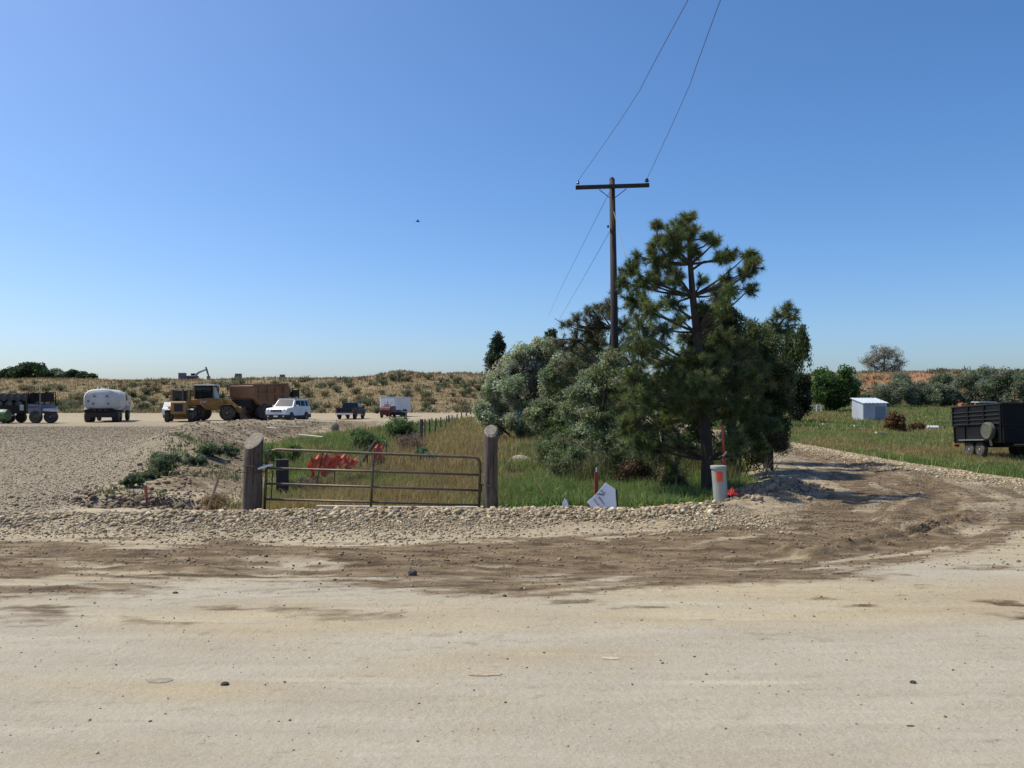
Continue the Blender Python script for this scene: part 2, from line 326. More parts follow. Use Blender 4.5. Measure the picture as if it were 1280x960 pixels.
    redc = mix(rng(noise(.5, 7), .35, .65), (.29, .115, .06), (.30, .17, .10))
    h1 = mix(rng(sb.outputs[1], .25, .7, 0, .9), h1, redc)
    aal = N.new('ShaderNodeMath'); aal.operation = 'MULTIPLY'; L.new(A.outputs['Alpha'], aal.inputs[0]); aal.inputs[1].default_value = 1
    col = mix(aal.outputs[0], col, h1)
    L.new(col, b.inputs['Base Color']); b.inputs['Roughness'].default_value = .93; b.inputs['Specular IOR Level'].default_value = .15
    hgt = N.new('ShaderNodeMath'); hgt.operation = 'MULTIPLY_ADD'
    gv = mul(rng(v.outputs['Distance'], 0, .6, 1, 0), gfac)
    L.new(noise(11, 9, rough=.68), hgt.inputs[0]); hgt.inputs[1].default_value = .55; L.new(gv, hgt.inputs[2])
    bp = N.new('ShaderNodeBump'); bp.inputs['Strength'].default_value = .9; bp.inputs['Distance'].default_value = .05
    L.new(hgt.outputs[0], bp.inputs['Height']); L.new(bp.outputs[0], b.inputs['Normal'])
    return m
M['ground'] = ground_material()
# ------------------------------------------------------------------ object helpers
def tag(o, label=None, cat=None, group=None, kind=None):
    if label: o['label'] = label
    if cat: o['category'] = cat
    if group: o['group'] = group
    if kind: o['kind'] = kind
    return o
def empty(name, loc, rz=0, label=None, cat=None, group=None, scale=1):
    o = bpy.data.objects.new(name, None); C.objects.link(o); o.location = loc; o.rotation_euler = (0, 0, rz); o.scale = (scale,)*3
    o.empty_display_size = .2
    return tag(o, label, cat, group)
def copy_tree(o, parent=None):
    c = o.copy(); C.objects.link(c); c.parent = parent
    for ch in o.children: copy_tree(ch, c)
    return c
def npmesh(name, V, Fc, mat, parent=None, tint=None, smooth=False, attrs=None, loc=None):
    V = np.asarray(V, np.float32); Fc = np.asarray(Fc, np.int32); k = Fc.shape[1]; n = len(Fc)
    me = bpy.data.meshes.new(name); me.vertices.add(len(V)); me.vertices.foreach_set('co', V.ravel())
    me.loops.add(n*k); me.loops.foreach_set('vertex_index', Fc.ravel())
    me.polygons.add(n); me.polygons.foreach_set('loop_start', np.arange(0, n*k, k, dtype=np.int32))
    if smooth: me.polygons.foreach_set('use_smooth', np.ones(n, bool))
    me.update(calc_edges=True)
    attrs = dict(attrs or {})
    if tint is not None:
        t = np.ones((len(V), 4), np.float32); t[:, :3] = tint; attrs['tint'] = t
    for an, av in attrs.items():
        a = me.color_attributes.new(an, 'FLOAT_COLOR', 'POINT'); a.data.foreach_set('color', np.asarray(av, np.float32).ravel())
    me.materials.append(mat)
    o = bpy.data.objects.new(name, me); C.objects.link(o); o.parent = parent
    if loc is not None: o.location = loc
    return o
class MB:
    def __init__(s): s.v = []; s.f = []
    def add(s, v, f):
        n = len(s.v); s.v += [tuple(p) for p in v]; s.f += [tuple(i+n for i in q) for q in f]; return s
    def hexa(s, p):  # 8 points: bottom ring 0-3, top ring 4-7
        return s.add(p, [(3, 2, 1, 0), (4, 5, 6, 7), (0, 1, 5, 4), (1, 2, 6, 5), (2, 3, 7, 6), (3, 0, 4, 7)])
    def box(s, c, d, rot=None):
        x, y, z = d[0]/2, d[1]/2, d[2]/2
        p = [Vector(q) for q in ((-x, -y, -z), (x, -y, -z), (x, y, -z), (-x, y, -z), (-x, -y, z), (x, -y, z), (x, y, z), (-x, y, z))]
        if rot is not None:
            from mathutils import Euler
            m = Euler(rot).to_matrix(); p = [m @ q for q in p]
        return s.hexa([q+Vector(c) for q in p])
    def prism(s, prof, y0, y1, tops=None):  # polygon in x,z pulled along y
        n = len(prof)
        a = [(x, y0, z) for x, z in prof]; b = [(x, y1, z) for x, z in prof]
        return s.add(a+b, [tuple(range(n)), tuple(range(2*n-1, n-1, -1))]+[(i, i+n, (i+1) % n+n, (i+1) % n) for i in range(n)])
    def prism_z(s, prof, z0, z1):
        n = len(prof); a = [(x, y, z0) for x, y in prof]; b = [(x, y, z1) for x, y in prof]
        return s.add(a+b, [tuple(range(n-1, -1, -1)), tuple(range(n, 2*n))]+[(i, (i+1) % n, (i+1) % n+n, i+n) for i in range(n)])
    def tube(s, path, rad, n=8, caps=True, jit=0):
        path = [Vector(p) for p in path]
        if not hasattr(rad, '__len__'): rad = [rad]*len(path)
        vs = []; up = None
        for i, p in enumerate(path):
            t = (path[min(i+1, len(path)-1)]-path[max(i-1, 0)])
            t = t.normalized() if t.length > 1e-9 else Vector((0, 0, 1))
            if up is None: up = t.orthogonal().normalized()
            up = (up-t*up.dot(t)); up = up.normalized() if up.length > 1e-6 else t.orthogonal().normalized()
            w2 = t.cross(up)
            for k in range(n):
                a = 2*math.pi*k/n; r = rad[i]*(1+(random.uniform(-jit, jit) if jit else 0))
                vs.append(p+(up*math.cos(a)+w2*math.sin(a))*r)
        fs = []
        for i in range(len(path)-1):
            for k in range(n):
                k2 = (k+1) % n; fs.append((i*n+k, i*n+k2, (i+1)*n+k2, (i+1)*n+k))
        if caps: fs += [tuple(range(n-1, -1, -1)), tuple((len(path)-1)*n+k for k in range(n))]
        return s.add(vs, fs)
    def lathe(s, prof, c=(0, 0, 0), axis='y', n=20, ellip=(1, 1)):  # prof: (radius, along axis)
        vs = []; m = len(prof)
        for r, h in prof:
            for k in range(n):
                a = 2*math.pi*k/n; u, w2 = r*math.cos(a)*ellip[0], r*math.sin(a)*ellip[1]
                q = {'y': (u, h, w2), 'x': (h, u, w2), 'z': (u, w2, h)}[axis]
                vs.append((q[0]+c[0], q[1]+c[1], q[2]+c[2]))
        fs = [(i*n+k, i*n+(k+1) % n, (i+1)*n+(k+1) % n, (i+1)*n+k) for i in range(m-1) for k in range(n)]
        fs += [tuple(range(n-1, -1, -1)), tuple((m-1)*n+k for k in range(n))]
        return s.add(vs, fs)
    def panel(s, q, u0, u1, v0, v1, off=.008, th=.02):  # slab on a quad q (4 corners, counter-clockwise seen from outside)
        q = [Vector(p) for p in q]; nrm = (q[1]-q[0]).cross(q[3]-q[0]).normalized()
        def bl(u, v): return (q[0]*(1-u)+q[1]*u)*(1-v)+(q[3]*(1-u)+q[2]*u)*v
        b = [bl(u0, v0), bl(u1, v0), bl(u1, v1), bl(u0, v1)]
        return s.hexa([p+nrm*(off-th) for p in b]+[p+nrm*off for p in b])
    def build(s, name, mat, parent=None, bevel=0, smooth=False, seg=2):
        me = bpy.data.meshes.new(name); me.from_pydata(s.v, [], s.f); me.update()
        bm = bmesh.new(); bm.from_mesh(me); bmesh.ops.recalc_face_normals(bm, faces=bm.faces)
        bm.to_mesh(me); bm.free()
        if smooth: me.polygons.foreach_set('use_smooth', [True]*len(me.polygons))
        me.materials.append(mat)
        o = bpy.data.objects.new(name, me); C.objects.link(o); o.parent = parent
        if bevel:
            md = o.modifiers.new('bevel', 'BEVEL'); md.width = bevel; md.segments = seg; md.limit_method = 'ANGLE'; md.angle_limit = R(35)
            md.harden_normals = False
        return o
# ------------------------------------------------------------------ terrain sheet, cut into its zones
def axis(parts):
    out = [parts[0][0]]
    for a, b_, d0, d1 in parts:
        x = a
        while x < b_-1e-6:
            t = (x-a)/(b_-a); x += d0*(1-t)+d1*t; out.append(min(x, b_))
    return np.array(out)
xp = axis([(0, 13.5, .07, .07), (13.5, 40, .1, .5), (40, 125, .6, 1.2), (125, 2600, 3, 300)])
xs = np.concatenate([-xp[:0:-1], xp])
ys = axis([(-80, 3, 6, .5), (3, 9, .10, .08), (9, 24, .065, .07), (24, 60, .09, .5), (60, 108, .5, .7), (108, 165, .6, .8), (165, 4000, 2, 400)])
GX, GY = np.meshgrid(xs, ys)
GZ = height(GX, GY); MK = masks(GX, GY)
nx, ny = len(xs), len(ys)
VV = np.stack([GX, GY, GZ], -1).reshape(-1, 3)
ma = np.stack([MK['mud'], MK['grav'], MK['veg'], MK['hill']], -1).reshape(-1, 4)
mb = np.stack([MK['green'], MK['red'], MK['pale'], np.ones_like(GX)], -1).reshape(-1, 4)
idx = np.arange(nx*ny).reshape(ny, nx)
FQ = np.stack([idx[:-1, :-1], idx[:-1, 1:], idx[1:, 1:], idx[1:, :-1]], -1).reshape(-1, 4)
fx = (GX[:-1, :-1]+GX[1:, 1:]).ravel()/2; fy = (GY[:-1, :-1]+GY[1:, 1:]).ravel()/2
xe, xi, xo = ip(fy, XE), ip(fy, XI), ip(fy, XO)
wob = .5*(fbm(fx, fy, 3, 3, 40)-.5)
zone = np.full(len(fx), 4)
zone[(fx > xo)] = 4
zone[(fy > 10.6+wob) & (fy < 16.5+wob*.4) & (fx < xo)] = 1
zone[(fy >= 16.5+wob*.4) & (fx > xi) & (fx < xo)] = 1
zone[(fy >= 16.5+wob*.4) & (fx < xe+wob)] = 2
zone[fy <= 10.6+wob] = 0
zone[fy > hill_base(fx)-1] = 3
for zi, (nm, lb) in enumerate([('road', 'pale packed dirt road with tyre marks'), ('dirt_track', 'muddy gravel side track curving off the road'), ('gravel_yard', 'gravel covered construction yard'), ('hillside', 'dry brown bluff with sagebrush'), ('ground', 'grassy ground')]):
    fsel = FQ[zone == zi]; u, inv = np.unique(fsel, return_inverse=True)
    o = npmesh(nm, VV[u], inv.reshape(-1, 4), M['ground'], smooth=True, attrs={'ma': ma[u], 'mb': mb[u]})
    tag(o, lb, kind='structure')
# ------------------------------------------------------------------ loose stones and gravel
def ico():
    bm = bmesh.new(); bmesh.ops.create_icosphere(bm, subdivisions=1, radius=1)
    v = np.array([p.co[:] for p in bm.verts]); f = np.array([[q.index for q in p.verts] for p in bm.faces]); bm.free(); return v, f
ICO_V, ICO_F = ico()
def rotz(n, a): return np.stack([np.stack([np.cos(a), -np.sin(a), 0*a], -1), np.stack([np.sin(a), np.cos(a), 0*a], -1), np.stack([0*a, 0*a, 1+0*a], -1)], 1)
def stones(name, pts, size, cols, label, sink=.25, flat=.65):
    n = len(pts); r = RNG
    s = size[:, None]*np.stack([r.uniform(.7, 1.3, n), r.uniform(.6, 1.1, n), r.uniform(.45, .85, n)*flat/.65], -1)
    v = ICO_V[None]*(1+r.uniform(-.22, .22, (n, len(ICO_V), 1)))*s[:, None]
    tilt = r.uniform(-.5, .5, n); ct, st = np.cos(tilt), np.sin(tilt)
    y = v[..., 1]*ct[:, None]-v[..., 2]*st[:, None]; z = v[..., 1]*st[:, None]+v[..., 2]*ct[:, None]; v[..., 1] = y; v[..., 2] = z
    v = np.einsum('nij,nkj->nki', rotz(n, r.uniform(0, 6.28, n)), v)
    v = v+pts[:, None]; v[..., 2] += (size*(.5-sink))[:, None]
    f = (ICO_F[None]+(np.arange(n)*len(ICO_V))[:, None, None]).reshape(-1, 3)
    t = np.repeat(cols, len(ICO_V), 0)
    o = npmesh(name, v.reshape(-1, 3), f, M['stone'], tint=t)
    return tag(o, label, kind='stuff')
def stonecol(n, dark=0.0):
    base = np.array([[.34, .285, .20], [.42, .365, .27], [.27, .22, .155], [.32, .245, .165], [.50, .45, .35], [.19, .15, .11], [.30, .27, .22]])
    c = base[RNG.integers(0, len(base), n)]*RNG.uniform(.55, 1.25, (n, 1)); c = c*np.array([1.04, .98, .88]); return c*(1-dark)+np.array([.10, .07, .045])*dark
def zed(x, y): return height(x, y)
def pts_of(x, y): return np.stack([x, y, zed(x, y)], -1)
# windrow of coarse rock below the gate
def along(poly, n, spread, s0=0., s1=1.):
    poly = np.array(poly, float); seg = np.hypot(*np.diff(poly, axis=0).T); cum = np.concatenate([[0], np.cumsum(seg)])
    t = RNG.uniform(s0, s1, n)*cum[-1]; x = np.interp(t, cum, poly[:, 0]); y = np.interp(t, cum, poly[:, 1])
    d = RNG.normal(0, spread, n); e = RNG.normal(0, spread*.6, n); return x+e*.5, y+d
x, y = along(WIND[:5], 26000, .40); keep = (fbm(x, y, .9, 2, 60) > .3); x, y = x[keep], y[keep]
stones('gravel', pts_of(x, y), RNG.gamma(2.1, .0095, len(x)).clip(.005, .08), stonecol(len(x)), 'coarse rounded gravel heaped along the edge below the gate')
x = RNG.uniform(-15, 7, 70000); y = 12.6+3.2*RNG.random(70000)**.7; k = (RNG.random(70000) < masks(x, y)['grav']) & (x < 5); x, y = x[k], y[k]
stones('gravel', pts_of(x, y), RNG.gamma(4, .0042, len(x)).clip(.008, .04), stonecol(len(x)), 'small gravel spread over the edge of the track')
# side track: outer shoulder and surface
n = 52000; y = 12.5+40*RNG.random(n)**1.6; xo_ = ip(y, XO); x = xo_-np.abs(RNG.normal(0, .85, n))+.3; k = (x < 24) & (y > 13.4) & (x > 4); x, y = x[k], y[k]
stones('gravel', pts_of(x, y), RNG.gamma(4, .0050, len(x)).clip(.010, .05)*(.75+y*.012), stonecol(len(x)), 'pale gravel on the outer shoulder of the curved track')
n = 26000; y = 11+26*RNG.random(n)**1.2; x = RNG.uniform(-12, 15, n); k = (x > ip(y, XI)) & (x < ip(y, XO)) & ((y < 13.8) | (x > 4)) & (RNG.random(n) < .5+.5*(fbm(x, y, 1.5, 3, 61) > .5)); x, y = x[k], y[k]
stones('gravel', pts_of(x, y), RNG.gamma(3, .0042, len(x)).clip(.006, .032)*(.8+y*.012), stonecol(len(x), .55), 'mud coloured gravel and clods pressed into the track')
# yard
n = 150000; y = 15.8+38*RNG.random(n)**1.25; x = ip(y, XE)+.5-RNG.random(n)*(18+y*.38); k = masks(x, y)['grav']+.2 > RNG.random(n)*.9; k &= (x > -.68*y-7); x, y = x[k], y[k]
stones('gravel', pts_of(x, y), RNG.gamma(3.0, .0046, len(x)).clip(.006, .04)*(.7+y*.012), stonecol(len(x)), 'grey gravel covering the yard on the left')
# dirt heap of clods beside the pipe
x, y = along([(4.9, 18.3), (6.0, 19.3), (7.0, 20.2), (7.9, 21.2)], 6500, .42)
cl = np.array([[.22, .165, .115]])*RNG.uniform(.6, 1.7, (len(x), 1))
stones('dirt_clods', pts_of(x, y), RNG.gamma(1.8, .017, len(x)).clip(.01, .11), cl, 'brown clods of dug earth heaped beside the grey pipe')
# clods and rubble on the left bank
n = 6000; y = 17.5+48*RNG.random(n)**1.3; x = ip(y, XE)+RNG.normal(1.4, 1.1, n); cl = np.array([[.23, .17, .115]])*RNG.uniform(.6, 1.4, (n, 1))
stones('dirt_clods', pts_of(x, y), RNG.gamma(1.4, .016, n).clip(.008, .10), cl, 'brown clods of earth on the bank of the yard')
x = RNG.normal(-8.3, 1.1, 2600); y = RNG.normal(18.5, .6, 2600)
stones('dirt_clods', pts_of(x, y), RNG.gamma(1.4, .017, 2600).clip(.008, .11), np.array([[.19, .145, .10]])*RNG.uniform(.5, 1.6, (2600, 1)), 'brown clods of earth around the pit left of the gate')
# dark crumbs on the mud band
n = 90000; x = RNG.uniform(-12, 14, n); y = RNG.uniform(9, 24, n); k = masks(x, y)['mud'] > RNG.random(n)*.8+.1; x, y = x[k], y[k]
stones('mud_crumbs', pts_of(x, y), RNG.gamma(1.1, .0042, len(x)).clip(.003, .035), np.array([[.17, .125, .085]])*RNG.uniform(.5, 2.2, (len(x), 1)), 'dark crumbs of mud thrown up by the wheels')
n = 7000; y = 4.6+6.6*RNG.random(n)**.55; x = RNG.uniform(-.66, .66, n)*y
stones('pebbles', pts_of(x, y), RNG.gamma(1.1, .0024, n).clip(.0015, .014), np.array([[.20, .16, .12]])*RNG.uniform(.5, 2.2, (n, 1)), 'small pebbles and crumbs scattered on the road')
def rock(name, loc, dims, col, label, cat='rock', seed=0, group=None, rough=.18, sub=3):
    bm = bmesh.new(); bmesh.ops.create_icosphere(bm, subdivisions=sub, radius=1)
    r = np.random.default_rng(seed); d = r.normal(size=(7, 3)); d /= np.linalg.norm(d, axis=1)[:, None]
    for v in bm.verts:
        p = np.array(v.co); s = 1-rough*sum(max(0, p @ q-.55) for q in d)*1.6+rough*.35*(math.sin(p[0]*7+seed)*math.sin(p[1]*6)*math.sin(p[2]*8))
        v.co = Vector(p*s*np.array(dims)/2)
    me = bpy.data.meshes.new(name); bm.to_mesh(me); bm.free(); me.materials.append(simple('rock_'+str(seed), col, .9, var=.25, scale=14, bump=.5))
    o = bpy.data.objects.new(name, me); C.objects.link(o); o.location = loc
    return tag(o, label, cat, group)
def rockpx(px, py, dims, col, label, seed, name='rock', cat='rock', **k):
    Y = CAMZ*F/(py-500); X = (px-640)/F*Y; return rock(name, (X, Y, hz(X, Y)+dims[2]*.25), dims, col, label, cat, seed, **k)
rockpx(515, 718, (.15, .13, .13), (.10, .08, .065), 'round dark brown clod standing upright on the pale dirt below the gate', 1)
rockpx(281, 856, (.07, .05, .035), (.035, .03, .028), 'small dark stone on the road at lower left', 2)
rockpx(201, 850, (.27, .13, .012), (.25, .22, .165), 'flat greenish grey slab of dried mud on the road at lower left', 3, sub=2)
rockpx(607, 843, (.30, .10, .018), (.34, .27, .19), 'long flat flake of dried dirt on the road at bottom centre', 4, sub=2)
rockpx(1141, 854, (.055, .04, .03), (.05, .045, .05), 'small bluish black stone on the road at lower right', 5)
rockpx(1138, 907, (.06, .02, .012), (.06, .045, .035), 'short dark chip lying on the road at the bottom right', 6)
rockpx(219, 741, (.07, .05, .03), (.09, .065, .05), 'dark lump of mud alone left of the standing brown clod', 7, name='dirt_clod', cat='clod')
rockpx(763, 823, (.20, .09, .012), (.42, .34, .25), 'pale flat flake of dirt right of the long flake', 8, sub=2)
B_ = on(652, 0, 30); rock('boulder', (B_.x, 30, B_.z+.02), (1.15, .8, .80), (.30, .26, .20), 'pale boulder lying in dry grass behind the right gate post', 'boulder', 11)
B_ = on(399, 0, 55); rock('boulder', (B_.x, 60, hz(B_.x, 60)+.3), (.7, .7, .8), (.16, .14, .12), 'small dark boulder between the white car and the black pickup', 'boulder', 12)
# ------------------------------------------------------------------ foliage helpers
def dirs(n):
    v = RNG.normal(size=(n, 3)); return v/np.linalg.norm(v, axis=1)[:, None]
def leaf_arrays(c, L, W, axis_bias=None, bias=0.0):
    n = len(c); a = dirs(n)
    if axis_bias is not None: a = a+np.asarray(axis_bias)*bias; a /= np.linalg.norm(a, axis=1)[:, None]
    q = dirs(n); b = np.cross(a, q); b /= np.linalg.norm(b, axis=1)[:, None]+1e-9
    L = L[:, None]/2; W = W[:, None]/2
    v = np.stack([c-a*L, c+b*W, c+a*L, c-b*W], 1).reshape(-1, 3)
    return v, np.arange(4*n).reshape(n, 4)
def needle_arrays(c, d, n, L, W, spread):   # puffs: centre c, twig direction d
    m = len(c); cc = np.repeat(c, n, 0); dd = np.repeat(d, n, 0)
    u = dirs(m*n)+dd*spread; u /= np.linalg.norm(u, axis=1)[:, None]
    base = cc+dd*RNG.uniform(-.5, .35, (m*n, 1))*L
    q = np.cross(u, dirs(m*n)); q /= np.linalg.norm(q, axis=1)[:, None]+1e-9
    ln = L*RNG.uniform(.75, 1.1, (m*n, 1)); tip = base+u*ln; tip[:, 2] -= ln[:, 0]*.08
    v = np.stack([base-q*W/2, base+q*W/2, tip], 1).reshape(-1, 3)
    return v, np.arange(3*m*n).reshape(-1, 3)
def bez(a, b, sag, n=5):
    a, b = Vector(a), Vector(b); mid = (a+b)/2+Vector(sag)
    return [(a*(1-t)**2+mid*2*t*(1-t)+b*t*t) for t in [i/(n-1) for i in range(n)]]
def ntint(base, n, var=.25, per=1, hue=.12):
    c = np.asarray(base, float)[RNG.integers(0, len(base), n)]
    c = c*RNG.uniform(1-var, 1+var, (n, 1))*(1+RNG.uniform(-hue, hue, (n, 3)))
    return np.repeat(c, per, 0).clip(0, 1)
def plant(name, label, cat, base, trunk, r0, lobes, kind='leaf', group=None, cols=None, clumps=14, cr=.45, leaves=90, L=.1, W=.035,
          bark='bark', limb_r=.05, twigs=True, needles=60, parts=('trunk', 'crown'), fill=.75, up=.25, extra=None, strands=False, droop=None):
    """lobes are in world space: (x, y, z, rx, ry, rz, weight). Trunk is a list of world points."""
    base = Vector(base); root = empty(name, base, 0, label, cat, group)
    tb = MB(); trunk = [Vector(p)-base for p in trunk]; nT = len(trunk)
    rad = [r0*(1-.82*i/(nT-1)) for i in range(nT)]; rad[0] *= 1.25
    tb.tube(trunk, rad, 9, jit=.06)
    VS = []; FS = []; TS = []; off = 0
    def put(v, f, t):
        nonlocal off
        VS.append(v); FS.append(f+off); TS.append(t); off += len(v)
    if extra:
        for path, r1, r2 in extra:
            pp = [Vector(p)-base for p in path]; tb.tube(pp, [r1+(r2-r1)*i/(len(pp)-1) for i in range(len(pp))], 6)
    for lb in lobes:
        x, y, z, rx, ry, rz = lb[:6]; wgt = lb[6] if len(lb) > 6 else 1
        lc = Vector((x, y, z))-base
        # limb from the trunk
        j = min(range(nT), key=lambda i: (trunk[i]-(lc-Vector((0, 0, (lc-trunk[i]).xy.length*.45)))).length)
        a = trunk[j]; ln = (lc-a).length
        if ln > .15: tb.tube(bez(a, lc, (0, 0, -.08*ln if kind == 'needle' else .1*ln)), [min(rad[j]*.6, limb_r)*(1-.15*i) for i in range(5)], 6)
        n = max(2, int(clumps*wgt)); d = dirs(n); rr = RNG.uniform(0, 1, (n, 1))**(1-fill*.6)
        cc = np.array(lc)+d*rr*np.array([rx, ry, rz])
        if twigs:
            for p in cc: tb.tube([lc+(Vector(p)-lc)*.05, (lc+Vector(p))/2+Vector((0, 0, -.04)), Vector(p)], [limb_r*.35, limb_r*.25, limb_r*.12], 4, caps=False)
        if kind == 'needle':
            out = d+np.array([0, 0, up]); out /= np.linalg.norm(out, axis=1)[:, None]
            v, f = needle_arrays(cc, out, needles, L, W, .55); put(v, f, ntint(cols, n, .3, needles*3))
        elif strands:
            for p in cc:
                ln = RNG.uniform(.5, 1.0)*droop; m = leaves
                t = RNG.uniform(0, 1, m); q = p+np.stack([RNG.normal(0, .05, m)+.15*t*RNG.uniform(-1, 1), RNG.normal(0, .05, m), -t*ln], -1)
                v, f = leaf_arrays(q, np.full(m, L), np.full(m, W), (0, 0, -1), 1.2); put(v, f, ntint(cols, m, .25, 4))
        else:
            m = leaves; base_c = ntint(cols, n, .25, m)
            u = dirs(n*m)*(RNG.uniform(0, 1, (n*m, 1))**.45)*cr*RNG.uniform(.6, 1.15, (n, 1)).repeat(m, 0)
            u[:, 2] *= .8; q = cc.repeat(m, 0)+u
            v, f = leaf_arrays(q, RNG.uniform(.7, 1.2, n*m)*L, RNG.uniform(.7, 1.2, n*m)*W)
            put(v, f, np.repeat(base_c*RNG.uniform(.75, 1.25, (n*m, 1)), 4, 0))
    tb.build(parts[0], M[bark], root)
    npmesh(parts[1], np.concatenate(VS), np.concatenate(FS), M['needle' if kind == 'needle' else 'leaf'], root, tint=np.concatenate(TS).clip(0, 1))
    return root
def lob(px, py, Y, rpx, rpy=None, dy=0, dr=None, w=1):
    y = Y+dy; p = P(px, py, y); s = y/F; rpy = rpy or rpx; rx = rpx*s; rz = rpy*s
    return (p.x, y, p.z, rx, dr or (rx+rz)/2, rz, w)
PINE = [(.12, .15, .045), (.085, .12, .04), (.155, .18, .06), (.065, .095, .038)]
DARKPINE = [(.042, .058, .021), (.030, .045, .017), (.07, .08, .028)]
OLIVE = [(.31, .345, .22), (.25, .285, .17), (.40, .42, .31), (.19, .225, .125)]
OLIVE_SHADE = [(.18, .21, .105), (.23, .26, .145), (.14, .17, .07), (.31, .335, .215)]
SHRUBD = [(.10, .13, .055), (.14, .165, .08), (.075, .10, .035), (.20, .22, .13)]
GREEN = [(.05, .10, .025), (.035, .075, .02), (.075, .13, .03)]
# ------------------------------------------------------------------ trees in the middle
def px_trunk(pts, Y): return [P(a, b, Y+(c[0] if c else 0)) for a, b, *c in pts]
pb = on(886, 0, 20.0)
lobes = []
top = [(860, 272, 9, .5), (852, 288, 17, 1), (868, 290, 10, .5), (838, 296, 15, .8), (846, 312, 20, 1.2), (866, 312, 12, .6), (822, 282, 8, .5), (820, 300, 12, .7), (818, 322, 14, .9), (832, 330, 18, 1),
       (886, 296, 9, .5), (894, 302, 7, .4), (900, 322, 9, .6), (912, 320, 9, .6), (935, 318, 9, .6), (943, 332, 11, .8), (932, 342, 9, .5), (938, 360, 8, .4), (908, 348, 10, .5), (895, 368, 13, .8), (912, 362, 10, .6), (878, 352, 8, .3),
       (797, 320, 5, .2), (790, 338, 12, .7), (805, 352, 15, .9), (780, 352, 9, .5), (822, 352, 18, 1), (845, 350, 16, .8), (792, 375, 20, 1.1), (815, 385, 22, 1.1), (842, 378, 16, .7), (800, 408, 22, 1.0), (830, 412, 17, .7), (852, 400, 12, .4), (884, 388, 14, .7),
       (880, 402, 14, .7), (905, 385, 14, .7), (800, 440, 24, 1.1), (828, 452, 22, .8), (855, 448, 20, .9), (880, 440, 22, 1.1), (905, 425, 20, 1.1), (925, 440, 22, 1.1),
       (790, 475, 26, 1.2), (822, 488, 26, 1.2), (852, 485, 24, 1.2), (885, 480, 26, 1.3), (918, 475, 26, 1.3), (945, 470, 22, 1.1), (800, 515, 26, 1.3), (832, 525, 28, 1.3), (912, 512, 24, 1.2), (938, 510, 24, 1.2),
       (870, 455, 20, 1.2), (874, 480, 20, 1.2), (862, 425, 16, .8), (885, 500, 24, 1.2), (895, 455, 20, 1), (815, 430, 20, 1), (840, 470, 24, 1.2), (810, 500, 24, 1.2), (780, 500, 20, 1), (785, 530, 18, .9), (848, 505, 22, 1), (795, 550, 20, 1.), (822, 560, 22, 1.), (850, 556, 18, .8), (915, 550, 20, 1.), (940, 540, 18, .9), (962, 532, 12, .6), (838, 585, 12, .5), (950, 560, 10, .4)]
for a, b, r, w_ in top:
    dy = RNG.uniform(-1.3, .7) if b > 360 else RNG.uniform(-.5, .5)
    lobes.append(lob(a, b, 20, r, r, dy, None, w_*(.72 if b < 420 else .92)))
tr = px_trunk([(886, 618), (884, 575), (881, 520), (876, 460), (871, 415), (866, 370), (863, 330), (862, 300), (860, 272)], 20); tr[0].z = pb.z-.1
ex = [([P(864, 338, 20), P(880, 327, 20), P(905, 327, 19.9), P(912, 322, 19.9)], .035, .014),
      ([P(872, 415, 20), P(884, 392, 19.8), P(900, 366, 19.8), P(920, 352, 19.8), P(938, 340, 19.8), P(945, 322, 19.8)], .05, .014),
      ([P(908, 358, 19.8), P(925, 362, 19.8), P(938, 361, 19.8)], .022, .01), ([P(864, 314, 20), P(880, 308, 20), P(890, 298, 20)], .03, .012),
      ([P(872, 425, 20), P(888, 412, 19.7), P(902, 404, 19.6)], .04, .02), ([P(868, 400, 20), P(850, 388, 19.9), P(826, 380, 19.8)], .035, .015),
      ([P(866, 372, 20), P(852, 352, 19.9), P(838, 335, 19.8), P(822, 300, 19.8), P(820, 276, 19.8)], .04, .015),
      ([P(862, 400, 20), P(845, 380, 20), P(830, 370, 20)], .03, .012), ([P(878, 520, 20), P(850, 505, 19.3), P(810, 498, 18.9)], .05, .02), ([P(880, 470, 20), P(920, 455, 19.4), P(950, 450, 19.2)], .05, .02)]
plant('pine_tree', 'tall dark pine with long needle tufts behind the grey pipe', 'tree', (pb.x, 20, pb.z), tr, .17, lobes, 'needle', None, PINE, clumps=42, L=.18, W=.0115, needles=84, limb_r=.035, extra=ex, fill=.45)
# dense dark conifer directly behind
lobes = []
for a, b, r in [(903, 385, 13), (890, 400, 18), (912, 405, 18), (930, 425, 20), (905, 430, 26), (880, 430, 20), (870, 460, 26), (905, 465, 30), (938, 455, 26), (955, 440, 18), (965, 465, 20), (860, 500, 30), (900, 505, 30), (940, 495, 28), (970, 495, 20), (870, 535, 24), (935, 535, 24), (965, 525, 18)]:
    lobes.append(lob(a, b, 25, r, r, RNG.uniform(-1, 1)))
b0 = on(915, 0, 25)
plant('conifer_tree', 'dense dark conifer with a rounded top right behind the tall pine', 'tree', (b0.x, 25, b0.z), [Vector((b0.x, 25, b0.z-.1)), P(915, 520, 25), P(912, 460, 25), P(908, 410, 25), P(905, 385, 25)], .16, lobes, 'leaf', None, DARKPINE, clumps=36, cr=.30, leaves=90, L=.11, W=.04, twigs=False)
